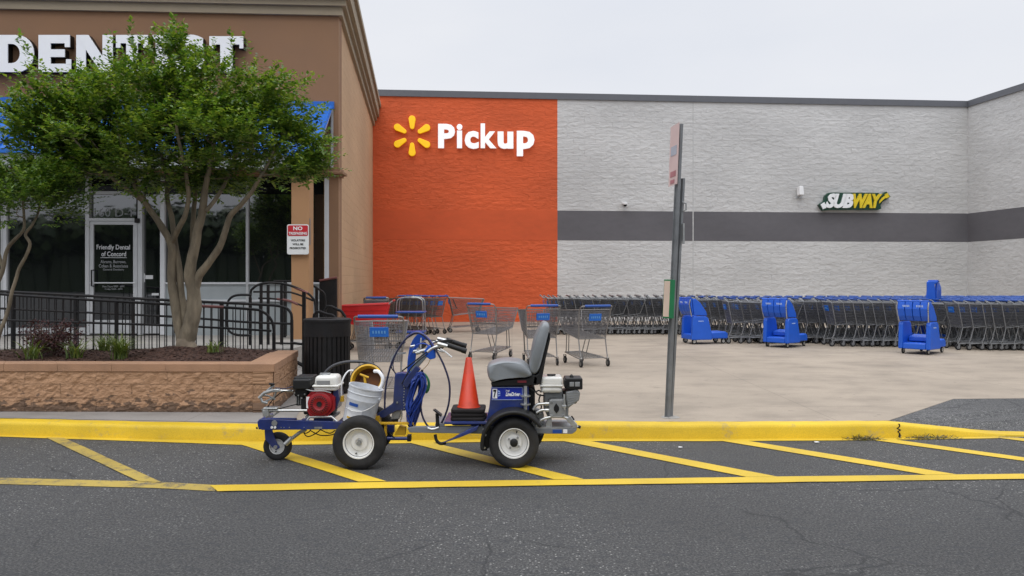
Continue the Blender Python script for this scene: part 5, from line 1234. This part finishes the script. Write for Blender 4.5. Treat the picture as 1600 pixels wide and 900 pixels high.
# --- column, handle assembly
cp = .22
pris([(587, 652), (589, 647), (609, 634), (614, 630), (617, 584), (628, 582), (640, 584), (640, 634), (633, 642), (620, 642), (600, 653)], cp, cp+.10, 'pump_column', blue_p, bev=.008)
pris([(627, 600), (640, 583), (650, 571), (657, 577), (646, 592), (636, 607)], cp-.02, cp+.05, 'handle_socket', blue_p, bev=.006)
pris([(639, 578), (661, 551), (668, 557), (650, 578), (644, 584)], cp-.01, cp+.035, 'handle_sleeve', simple('sleeve_grey', (.16, .19, .21), .5, .3, .1), bev=.004)
pris([(663, 548), (669, 540), (676, 541), (680, 550), (680, 560), (672, 562), (665, 557)], cp-.03, cp+.05, 'handle_clamp', kid_blue, bev=.006)
mb = MB()
for x, y in ((620.5, 629), (633, 632), (637, 640), (652, 545), (637, 583)): mb.lathe([(0, 0), (0, .008), (.01, .009)], m(x, y, cp-.01), (0, 1, 0), 8)
mb.build('column_bolts', steel, LS)
pris([(614, 641), (628, 641), (624, 655), (610, 656)], cp+.02, cp+.10, 'pump_body', dull_steel, bev=.008); pris([(612, 655), (622, 655), (620, 664), (609, 664)], cp+.03, cp+.09, 'pump_foot', black_pl)
ptube([(627, 640), (628, 650), (624, 662)], .006, 'pump_chain', steel, dd=.2)
for i in range(9):
    mb = MB() if i == 0 else mb; mb.lathe([(0, 0), (.0, .006), (.01, .006)], m(631+.5*sin(i), 603+i*4.4, cp-.004), (0, 1, 0), 8)
mb.build('rivets', steel, LS)
# tall curved blue guard with fittings behind
guard_b = simple('guard_blue', (.008, .06, .34), .35, 0, .1)
mb = MB(); o_ = []; i_ = []
for k in range(15):
    u = k/14; x = 636+ (24*u+8*sin(u*pi)*0)-4*sin(pi*u)*2; y = 600-80*sin(u*pi/2)**1.0; o_.append((x, y)); i_.append((x+13-4*u, y+4+6*u))
for d in (.30, .44): mb = MB(); mb.prism([m(x, y, d) for x, y in o_+i_[::-1]], (0, .02, 0)); mb.build('hose_guard', guard_b, LS, bev=.003)
mb = MB(); q = [m(x, y, .32) for x, y in o_]; q2 = [m(x, y, .44) for x, y in o_]
mb.add([v for p in zip(q, q2) for v in p]+[v+Vector((.012, 0, -.004)) for p in zip(q, q2) for v in p], [(2*i, 2*i+2, 2*i+3, 2*i+1) for i in range(14)]+[(30+2*i, 31+2*i, 33+2*i, 32+2*i) for i in range(14)]); mb.build('guard_skin', guard_b, LS)
mb = MB(); 
for x, y, r in ((648, 549, .014), (653, 551, .018), (658, 549, .014), (662, 548, .018), (645, 541, .012)): mb.lathe([(-.02, 0), (-.02, r), (.02, r), (.02, 0)], m(x, y, cp+.02), (1, 0, .2), 10)
mb.tube([m(646, 549, cp+.02), m(666, 547, cp+.02)], .009, 8); mb.tube([m(658, 528, .3), m(657, 545, .28)], .008, 8); mb.build('pressure_fittings', steel, LS, smooth=40)
pris([(610, 563), (612, 556), (618, 551), (634, 550), (634, 553), (620, 554), (614, 560), (614, 572), (610, 572)], .40, .42, 'wire_hook', steel, bev=0)
ptube([(611, 560), (612, 575), (619, 585), (622, 600)], .005, 'wire_stay', black_pl, dd=.42)
# handlebars
for d, dx, dy in ((cp-.10, 0, 0), (cp+.22, 0, -8)):
    ptube([(668, 550+dy*.6), (676, 544+dy), (690, 540+dy), (700, 541+dy)], .014, 'handlebar', steel, dd=d)
    ptube([(697, 538.5+dy, d), (724, 547.5+dy, d)], .022, 'grip', black_pl, sp=0); ptube([(722, 547+dy, d), (729, 549+dy, d)], .025, 'grip_end', black_pl, sp=0)
    ptube([(684, 537+dy, d-.01), (692, 539+dy, d-.02), (699, 541+dy, d-.02)], .017, 'lever_clamp', steel, sp=0)
pris([(687, 533), (700, 530), (708, 531), (706, 536), (692, 538)], cp, cp+.05, 'lever_housing', black_pl, bev=.004)
pris([(676, 544), (688, 538), (696, 541), (690, 547), (680, 549)], cp-.05, cp+.05, 'throttle_box', black_pl, bev=.004)
ptube([(688, 545, cp-.12), (696, 550, cp-.12), (702, 555, cp-.12), (706, 558, cp-.12)], .007, 'brake_lever', white_p); ptube([(684, 546, cp-.1), (690, 549, cp-.11), (696, 549, cp-.12)], .009, 'lever_pivot', steel)
# hoses
ptube([(601, 640), (602, 612), (606, 588), (614, 562), (626, 540), (638, 526), (650, 520), (662, 524), (672, 535), (676, 545)], .0085, 'spray_hose', dark_hose, dd=.12, sp=5)
ptube([(676, 540, .2), (684, 552, .16), (694, 572, .13), (702, 598, .12), (702, 625, .12), (696, 648, .13), (687, 665, .15), (678, 671, .16), (668, 665, .17), (660, 650, .18), (657, 630, .2), (656, 610, .22), (660, 592, .25)], .0085, 'spray_hose', dark_hose, sp=5)
ptube([(636, 527, .25), (652, 519, .22), (668, 529, .2), (678, 543, .2)], .013, 'spray_hose', simple('hose_navy', (.02, .03, .22), .4), sp=5)
ptube([(628, 580, .14), (646, 566, .12), (660, 555, .14), (669, 548, .2)], .006, 'cable', black_pl); ptube([(638, 560, .2), (650, 540, .2), (664, 537, .2), (672, 544, .2)], .0065, 'cable', simple('hose_blue2', (.01, .06, .4), .4))
ptube([(628, 600, .16), (640, 578, .14), (655, 563, .12), (668, 553, .16)], .005, 'cable', black_pl); ptube([(620, 590, .3), (614, 570, .3), (622, 545, .3), (634, 534, .3)], .0045, 'cable', dark_hose)
ptube([(672, 562, .18), (668, 570, .17), (660, 578, .16)], .0035, 'cord', simple('tan_cord', (.35, .25, .14), .7)); ptube([(660, 528, .4), (668, 531, .4), (678, 532, .4), (688, 536, .35)], .005, 'cable', black_pl)
# hanging coil of blue hose
rn = random.Random(2); mb = MB()
for k in range(30):
    a = rn.uniform(0, 1); xo = rn.uniform(-3, 3); d = rn.uniform(.12, .26)
    xt, xb = 652+6*a+xo*.5, 642+rn.uniform(-3, 5); wt, wb = rn.uniform(2.5, 7), rn.uniform(3, 8); yt, yb = 583+rn.uniform(-2, 8), 668-rn.uniform(0, 26)
    pts = [(xt, yt), (xt+wt*.7, yt+5), (xt+wt, yt+20), (xb+(xt-xb)*.45+wb*.9, (yt+yb)/2+8), (xb+wb*.6, yb-10), (xb, yb), (xb-wb*.6, yb-10), (xb+(xt-xb)*.3-wb, (yt+yb)/2+5), (xb+(xt-xb)*.75-wt*1.3, (yt+yb)/2-18), (xt-wt, yt+8)]
    q = smooth_path([m(x, y, d+rn.uniform(-.012, .012)) for x, y in pts], 3, True); mb.tube(q, .0075, 6, closed=True)
mb.build('hose_coil', blue_hose, LS, smooth=60)
mb = MB()
for k in range(5):
    q = smooth_path([m(x+k*.6, y+k*.5, .22+.02*k) for x, y in ((655, 584), (661, 582), (667, 590), (669, 600), (666, 610), (662, 611), (664, 600), (660, 592))], 3, True); mb.tube(q, .006, 6, closed=True)
mb.build('green_hose_coil', green_p, LS, smooth=60)
ptube([(660, 590), (659, 582), (660, 578)], .012, 'coil_strap', black_pl, dd=.2)
# yellow hitch frame
mb = MB(); pbox(mb, 592, 660.5, 646, 663.5, .14, .19); pbox(mb, 600, 662, 604, 682, .16, .20); pbox(mb, 592, 661, 640, 663, .42, .46); mb.prism([m(x, y, .2) for x, y in ((616, 680), (633, 680), (634, 667), (624, 665))], (0, .06, 0)); pbox(mb, 582, 650, 593, 662, .2, .3)
mb.build('hitch_frame', yellow_p, LS, bev=.003)
ptube([(605, 685), (642, 685)], .016, 'hitch_bar', blue_p, dd=.18, sp=0); pris([(636, 680), (642, 680), (642, 690), (636, 690)], .16, .22, 'hitch_pin', black_pl); ptube([(618, 686), (612, 680), (606, 672), (602, 668)], .006, 'hitch_cable', black_pl, dd=.17); pris([(602, 664), (616, 664), (616, 676), (604, 676)], .24, .30, 'hitch_block', blue_p)
ptube([(562, 692, .05), (577, 690, .62)], .018, 'front_axle', dull_steel, sp=0)
# --- driver frame
for d in (.10, .42):
    pris([(636, 669), (646, 667), (755, 666), (838, 667), (838, 678), (755, 678), (640, 676)], d, d+.05, 'beam', grey_frame)
mb = MB(); pbox(mb, 694, 659, 768, 663, .06, .56); mb.build('foot_platform', blue_p, LS, bev=.004)
pbox(MB(), 680, 662, 694, 666, .10, .50).build('beam_cross', grey_frame, LS); pbox(MB(), 752, 667.5, 758, 677, .151, .419).build('beam_cross', grey_frame, LS)
pris([(676, 641), (679, 640.5), (690, 649), (689, 652)], .05, .13, 'pedal', black_pl); ptube([(683, 646), (684, 668)], .016, 'pedal_arm', black_pl, dd=.1, sp=0)
ptube([(668, 669, .04), (676, 671, .04), (686, 668, .04)], .012, 'beam_hose_end', steel)
pris([(690, 693), (700, 690), (720, 683), (745, 673), (748, 665), (736, 670), (716, 680), (706, 686)], .03, .08, 'step_arm', blue_p)
ptube([(680, 679), (682, 688), (688, 693), (697, 692)], .014, 'step_loop', black_pl, dd=.06)
ptube([(752, 666), (736, 667), (722, 678)], .014, 'step_link', blue_p, dd=.12)
# seat pedestal
pris([(768, 604), (826, 604), (827, 668), (766, 668), (760, 690), (756, 690), (757, 668), (764, 640), (767, 612)], .12, .50, 'seat_pedestal', blue_p, bev=.006)
dec = pris([(767.5, 605), (816.5, 605), (816.5, 625), (768.5, 625)], .116, .119, 'decal_panel', simple('decal_blue', (.008, .025, .30), .3), bev=0)
mb = MB()
for a in ([(767.5, 605), (816.5, 605), (816.5, 605.8), (767.5, 605.8)], [(768.3, 624.2), (816.5, 624.2), (816.5, 625), (768.3, 625)], [(815.8, 605.9), (816.5, 605.9), (816.5, 624.1), (815.8, 624.1)]): mb.prism([m(x, y, .1145) for x, y in a], (0, .001, 0))
mb.build('decal_border', simple('decal_line', (.35, .42, .6), .4), dec)
mb = MB(); mb.prism([m(x, y, .113) for x, y in ((769.5, 607.5), (777, 607.5), (777, 622.5), (769.5, 622.5))], (0, .0015, 0)); mb.build('number_plate', white_p, dec)
def dtext(s, x0, y0, x1, y1, mat, offs=.03, sh=0, d=.111):
    a = m(x0, y1, d); b = m(x1, y0, d); mb = MB(); text_into(mb, s, a, (1, 0, 0), UZ, b.x-a.x, b.z-a.z, .001, offs, sh); mb.build('lettering', mat, dec)
dtext('7', 770.8, 609, 775.6, 621.5, letter_k, .05)
dtext('THE', 790, 609.5, 796.5, 612, white_p, .02, .3, .1135); dtext('LineDriver', 790, 612.8, 813, 619, white_p, .04, .3, .1135)
mb = MB()
for k in range(3):
    q = [m(778.2, 609.5+k*4, .1135), m(781+k*.8, 611+k*3.2, .1135), m(782-k*.3, 614+k*2, .1135), m(778.2, 612+k*4, .1135)]; mb.prism(q, (0, .001, 0))
mb.build('emblem', simple('emblem_blue', (.3, .42, .75), .4), dec)
ptube([(821, 603), (821, 640)], .016, 'control_rod', steel, dd=.085, sp=0)
for y in (618.5, 631.5): mb = MB(); mb.lathe([(-.005, .0), (-.005, .046), (.006, .046), (.006, 0)], m(821, y, .085), (0, 0, 1), 20); mb.build('rod_disc', steel, LS, smooth=40)
# seat
def pillow(prof, d0, d1, name, mat, edge=.12, par=None):
    q = [m(x, y, d0) for x, y in prof]; cen = sum(q, Vector())/len(q); n = len(q); mb = MB(); secs = []
    q = smooth_path(q, 3, True); n = len(q)
    for u, s in ((0, 1-edge*2), (.03, 1-edge), (.10, 1-edge*.35), (.2, 1), (.5, 1.01), (.8, 1), (.9, 1-edge*.35), (.97, 1-edge), (1, 1-edge*2)):
        secs.append([Vector((cen.x+(p.x-cen.x)*s, p.y+(d1-d0)*u, cen.z+(p.z-cen.z)*s)) for p in q])
    mb.add([v for s in secs for v in s], [(i*n+k, i*n+(k+1) % n, (i+1)*n+(k+1) % n, (i+1)*n+k) for i in range(8) for k in range(n)]+[tuple(range(n))[::-1], tuple(8*n+k for k in range(n))])
    return mb.build(name, mat, par or LS, smooth=60)
seat = pillow([(760.5, 580), (763, 572), (772, 568), (786, 565), (800, 565), (816, 568), (828, 577), (833, 586), (826, 590), (812, 591), (790, 593), (775, 596), (768, 598), (763, 592)], .06, .50, 'seat_cushion', seat_v, .06)
bk = pillow([(829, 583), (828, 572), (831, 552), (835, 533), (841, 517), (847, 507), (852, 504), (858, 507), (859, 514), (856, 528), (850, 552), (844, 575), (839, 584), (834, 587)], .07, .49, 'seat_back', seat_v, .07)
pris([(859.5, 520), (860, 530), (853, 560), (846, 598), (840, 602), (832, 600), (834, 588), (841, 584), (847, 565), (853, 540)], .09, .47, 'back_shell', black_pl, bev=.008)
pris([(767, 598), (790, 594.5), (826, 591.5), (834, 585), (840, 590), (839, 602), (768, 603.5)], .09, .47, 'seat_pan', black_pl, bev=.006)
mb = MB(); pbox(mb, 808.5, 594.5, 822.5, 598, .085, .09); mb.build('red_tag', simple('tag_red', (.16, .012, .02), .5), LS)
# fender
c = P(803, 691, 6.92); k_ = 6.92/F; fc = Vector((c.x, 0, c.z)); o_, i_ = [], []
for k in range(26):
    a = radians(33+(190-33)*k/25); o_.append(Vector((c.x+cos(a)*52*k_, 6.80, c.z+sin(a)*52.5*k_))); i_.append(Vector((c.x+cos(a)*46.5*k_, 6.80, c.z+sin(a)*46.5*k_)))
mb = MB(); mb.prism(o_+i_[::-1], (0, .24, 0)); f_ = mb.build('fender', black_pl, LS, bev=.014, smooth=50); f_.modifiers[0].segments = 3
pris([(757, 670), (766, 664), (768, 690), (764, 700), (757, 704), (755, 690)], .0, .06, 'fender_bracket', black_pl); ptube([(755, 676), (755, 704), (761, 702)], .012, 'brake_arm', black_pl, dd=.0, sp=0)
mb = MB()
for x, y in ((755.5, 671), (758.5, 680), (757, 700)): mb.lathe([(0, 0), (0, .009), (.01, .01)], m(x, y, -.02), (0, 1, 0), 8)
mb.build('bracket_bolts', steel, LS)
# rear deck and engine
for d in (.12, .46): pris([(838, 669), (902, 670), (900, 674), (894, 678), (838, 677.5)], d, d+.04, 'deck_rail', grey_frame)
mb = MB(); pbox(mb, 836, 667.5, 900, 669.5, .12, .5); mb.build('deck_plate', dull_steel, LS)
mb = MB(); pbox(mb, 863.5, 671.5, 878, 677, .114, .119); mb.build('blue_sticker', cart_blue, LS)
mb = MB(); pbox(mb, 880, 671, 886.5, 677, .114, .119); mb.build('white_sticker', white_p, LS)
for d in (.13, .42):
    ptube([(837, 665.5), (846, 656), (858, 652), (872, 651), (886, 653), (896, 664), (903, 667)], .011, 'engine_cradle', steel, dd=d, sp=2); 
    pris([(855, 654), (862, 654), (863, 668), (852, 668)], d, d+.02, 'cradle_web', dull_steel)
pris([(884, 655), (890, 650), (902, 663), (903, 668), (896, 668)], .12, .17, 'cradle_slope', steel)
ptube([(903, 666), (907, 668)], .014, 'deck_pin', black_pl, dd=.14, sp=0); ptube([(893, 650), (897, 656)], .007, 'deck_bolt', black_pl, dd=.1, sp=0)
tk2 = rbox(845, 589.5, 879, 603, .12, .36, 'fuel_tank', cream_pl, bev=.02); rbox(843.5, 601.5, 880, 604.5, .11, .37, 'tank_seam', cream_pl, tk2, .006); rbox(845, 603.5, 879, 614.5, .12, .36, 'tank_bottom', cream_pl, tk2, .03)
mb = MB(); mb.lathe([(0, .034), (.018, .034), (.02, .0)], m(861.5, 588, .24), UZ, 20); mb.box(m(861.5, 585.5, .24), (.075, .025, .012)); mb.build('fuel_cap', black_pl, tk2)
ac2 = rbox(883, 591, 910.5, 609, .12, .34, 'air_cleaner', black_pl, bev=.012); rbox(882, 594, 885, 605, .10, .3, 'cleaner_flange', black_pl, ac2, .004)
mb = MB(); pbox(mb, 890, 597, 897, 604, .112, .118); pbox(mb, 898.5, 597, 906, 604, .112, .118); mb.build('cleaner_label', dull_steel, ac2, bev=.002)
mb = MB(); mb.lathe([(0, .02), (.02, .018), (.035, .006), (.035, 0)], m(893, 591, .2), UZ, 12); mb.build('wing_nut', black_pl, ac2)
pris([(850, 614), (884, 613), (890, 618), (888, 652), (856, 652), (850, 640)], .22, .44, 'crankcase', dull_steel, bev=.012)
face = pris([(858, 626), (861, 624), (881, 624), (884, 627), (884, 650), (881, 653), (861, 653), (858, 650)], .12, .22, 'engine_cover', dull_steel, bev=.008)
mb = MB()
for x, y in ((861.5, 628), (880.5, 628), (861.5, 649.5), (880.5, 649.5)): mb.lathe([(-.012, 0), (-.012, .011), (.0, .012)], m(x, y, .12), (0, 1, 0), 8)
mb.build('cover_bolts', steel, face)
mb = MB(); mb.prism([m(x, y, .114) for x, y in ((865.5, 636), (869, 630), (873.5, 636), (873.5, 641), (869.5, 646), (865.5, 641))], (0, .008, 0)); mb.build('cover_opening', black_pl, face)
pris([(884, 612), (902, 608), (907, 614), (905, 626), (896, 632), (886, 640)], .14, .34, 'muffler', dull_steel, bev=.012)
pris([(880, 610), (904, 609), (900, 622), (886, 626), (878, 620)], .2, .36, 'cylinder_shroud', black_pl, bev=.01)
mb = MB()
for k in range(6): mb.prism([m(x, y, .135) for x, y in ((887, 614+k*4), (905-k*1.5, 613+k*3.4), (905-k*1.5, 613.8+k*3.4), (887, 614.8+k*4))], (0, .22, 0))
mb.build('cylinder_fins', dull_steel, LS)
ptube([(881.5, 616), (881.5, 640)], .010, 'dipstick', steel, dd=.10, sp=0); mb = MB(); pbox(mb, 878, 633, 885, 637, .09, .12); mb.build('rod_bracket', steel, LS, bev=.003)
mb = MB(); ptube([(833, 640), (838, 633), (846, 631), (858, 631)], .014, '', None, dd=.15, mb=mb); ptube([(838, 645), (846, 641), (858, 641)], .012, '', None, dd=.15, mb=mb); mb.lathe([(0, 0), (0, .02), (.04, .02), (.04, 0)], m(852, 631, .15), (1, 0, 0), 10); mb.lathe([(0, 0), (0, .018), (.04, .018), (.04, 0)], m(852, 641, .15), (1, 0, 0), 10); mb.build('hydraulic_pipe', steel, LS, smooth=50)
for k, pts in enumerate(([(828, 606), (836, 612), (842, 610), (846, 613)], [(826, 612), (834, 622), (832, 640), (836, 654)], [(845, 616), (842, 626), (846, 636), (840, 648)], [(888, 620), (898, 630), (902, 624)], [(832, 604), (840, 616), (850, 618)])):
    ptube([(x, y, .12+.04*k) for x, y in pts], .0065, 'cable', black_pl)
pris([(826, 604), (836, 606), (836, 650), (828, 668)], .2, .44, 'engine_guard', black_pl, bev=.01); pris([(836, 640), (850, 646), (850, 664), (836, 666)], .25, .42, 'pump_housing', dull_steel, bev=.015)
ptube([(803, 692, .05), (815, 688, .62)], .02, 'rear_axle', dull_steel, sp=0); pris([(838, 680), (848, 680), (846, 690), (842, 696), (838, 692)], .3, .38, 'brake_bracket', black_pl)

# --- paint pail resting on the machine
pb_, pt_ = m(559.5, 660, .16), m(572.5, 603.5, .16); ax = (pt_-pb_).normalized(); hgt = (pt_-pb_).length; c = pb_
pail = thing('paint_pail', c, 'dented white paint pail leaning on the front of the striping machine', 'paint pail')
r0, r1 = .137, .148
mb = MB(); mb.lathe([(0, 0), (0, r0), (hgt*.15, r0+.001), (hgt*.62, r1-.003), (hgt*.64, r1), (hgt*.66, r1), (hgt*.68, r1-.002), (hgt*.80, r1), (hgt*.81, r1+.004), (hgt*.83, r1+.004), (hgt*.84, r1), (hgt*.955, r1+.001), (hgt*.965, r1+.006), (hgt, r1+.006), (hgt, r1-.004), (hgt*.75, r1-.006), (hgt*.73, 0)], c, ax, 56)
pl_ = mb.build('body', bucket_w, pail, smooth=40)
mb = MB(); side_ = ax.cross(Vector((0, 1, 0))).normalized(); 
def psurf(ang, h, e=.002):
    d = Vector((0, -1, 0)); d = (d-ax*d.dot(ax)).normalized(); s = ax.cross(d)
    return c+ax*h+(d*cos(ang)+s*sin(ang))*(r0+(r1-r0)*min(1, h/hgt/.62)+e)
def patch(a0, a1, h0, h1, mat, nm, e=.002):
    mb = MB(); n = 8; vs = []
    for k in range(n+1): a = a0+(a1-a0)*k/n; vs += [psurf(a, h0, e), psurf(a, h1, e)]
    mb.add(vs, [(2*i, 2*i+2, 2*i+3, 2*i+1) for i in range(n)]); mb.build(nm, mat, pl_, smooth=60)
patch(-.7, -.08, hgt*.48, hgt*.56, cart_blue, 'blue_label'); patch(-.75, .25, hgt*.10, hgt*.42, simple('label_white', (.7, .7, .7), .5), 'paper_label', .0012); patch(-.7, .1, hgt*.13, hgt*.18, yellow_p, 'yellow_stripe', .0025)
mb = MB(); mb.tube(smooth_path([psurf(1.25, hgt*.76, .008), psurf(.9, hgt*.62, .012), psurf(.3, hgt*.42, .014), psurf(-.3, hgt*.36, .014), psurf(-.8, hgt*.38, .012)], 5), .0035, 6); mb.build('bail_handle', steel, pail)
mb = MB(); p_ = psurf(1.25, hgt*.76, 0); mb.lathe([(-.002, 0), (-.002, .018), (.012, .016), (.014, 0)], p_, p_-(c+ax*hgt*.76), 14); mb.build('bail_ear', bucket_w, pail)

# --- stack of traffic cones on the foot platform
zb = m(732, 660, .24).z; cx0 = P(732, HY, ZN+.24)
for k in range(4):
    o = Vector((cx0.x+[0, .006, -.005, .002][k], cx0.y+[0, -.004, .005, 0][k], zb+k*.036)); top = k == 3
    lb = ['lowest cone base of the stack, touching the blue platform', 'second cone base from the bottom of the stack', 'third cone base from the bottom, just under the top cone', 'orange cone with scuffed lower part, topmost of the stack'][k]
    t = thing('traffic_cone', o, lb, 'traffic cone', 'cones stacked on the foot platform')
    mb = MB(); s = .15; rr_ = .035; pts = []
    for sx, sy, a0 in ((1, 1, 0), (-1, 1, pi/2), (-1, -1, pi), (1, -1, 3*pi/2)):
        for j in range(5): th = a0+pi/2*j/4; pts.append(Vector((sx*(s-rr_)+rr_*cos(th), sy*(s-rr_)+rr_*sin(th), 0)))
    M = Matrix.Rotation(radians([4, -3, 2, 0][k]), 3, 'Z'); mb.prism([o+M@p for p in pts], (0, 0, .032)); mb.build('base', cone_k, t, bev=.008)
    mb = MB(); h = .45 if top else .43
    mb.lathe([(.034, .105), (.045, .094), (h+.02, .026), (h+.024, .020), (h, .018), (.06, .082), (.036, .085)], o, UZ, 40); mb.build('body', cone_o, t, smooth=50)

# ---------------------------------------------------------------- what the shop windows mirror: far trees and parked cars behind the camera
rn = random.Random(9); mb = MB()
for k in range(420):
    x = rn.uniform(-110, 70); z = 5.8+2.4*noise.noise(Vector((x*.05, 1, 0)))+rn.uniform(0, 1.5)+2.5*max(0, 1-abs(x+30)/18); r = rn.uniform(1.8, 3.6); c = Vector((x, -78+rn.uniform(-3, 3), z))
    vs = []; fs = []
    for i in range(60):
        d = Vector((rn.gauss(0, 1), rn.gauss(0, 1), rn.gauss(0, 1))).normalized()*r*rn.uniform(.6, 1.05); p = c+d; e = d.orthogonal().normalized()*rn.uniform(.4, .8); f = d.cross(e).normalized()*rn.uniform(.4, .8)
        vs += [p-e-f*.4, p+e-f, p+e*.6+f, p-e*.7+f*.8]; fs.append(tuple(range(i*4, i*4+4)))
    vs2 = [p for p in vs]; mb.add(vs2, fs)
for k in range(120):
    x = -110+k*1.5; mb.tube([(x, -78, 0), (x+rn.uniform(-1, 1), -78, 7)], 1.3, 6)
tag(mb.build('treeline', leaf_mat('far_leaf', (.02, .045, .014), (.035, .06, .018), (.05, .08, .025), .1)), 'dark line of trees mirrored in the dental office windows', 'trees', None, 'stuff')
def parked(label, x, y, col):
    t = thing('parked_car', (x, y, 0), label, 'car', 'parked cars mirrored in the shop windows'); pm = simple('car_paint', col, .25, .3, .03, coat=.6)
    def pr(pts, y0, y1, nm, mat, par=None, bev=.05):
        mb = MB(); mb.prism([(x+a, y+y0, b) for a, b in pts], (0, y1-y0, 0)); return mb.build(nm, mat, par or t, bev=bev)
    body = pr([(-2.2, .35), (-2.25, .7), (-2.1, .85), (-1.2, .95), (1.9, .98), (2.2, .85), (2.25, .4), (1.9, .3), (-1.9, .3)], -.88, .88, 'body', pm)
    pr([(-1.2, .95), (-.5, 1.4), (.9, 1.42), (1.7, .98)], -.72, .72, 'cabin', glass); pr([(-.5, 1.405), (.9, 1.425), (.85, 1.46), (-.45, 1.44)], -.7, .7, 'roof', pm, bev=.01)
    for wx in (-1.35, 1.35):
        for wy in (-.82, .82):
            mb = MB(); mb.lathe([(-.1, .2), (-.1, .32), (.1, .32), (.1, .2)], (x+wx, y+wy, .32), (0, 1, 0), 24); wh = mb.build('wheel', rubber, t, smooth=40); mb = MB(); mb.lathe([(-.105, 0), (-.105, .2), (.105, .2), (.105, 0)], (x+wx, y+wy, .32), (0, 1, 0), 16); mb.build('rim', dull_steel, wh)
for i, (x, y, c, lb) in enumerate(((-13.5, -11, (.35, .35, .36), 'silver parked car mirrored left in the shop window'), (-7.2, -11.3, (.03, .03, .035), 'dark parked car mirrored below the door lettering'), (-1.5, -12, (.5, .5, .5), 'white parked car mirrored in the window beside the tree'), (5.0, -11.6, (.2, .04, .04), 'red parked car mirrored towards the column'))): parked(lb, x, y, c)
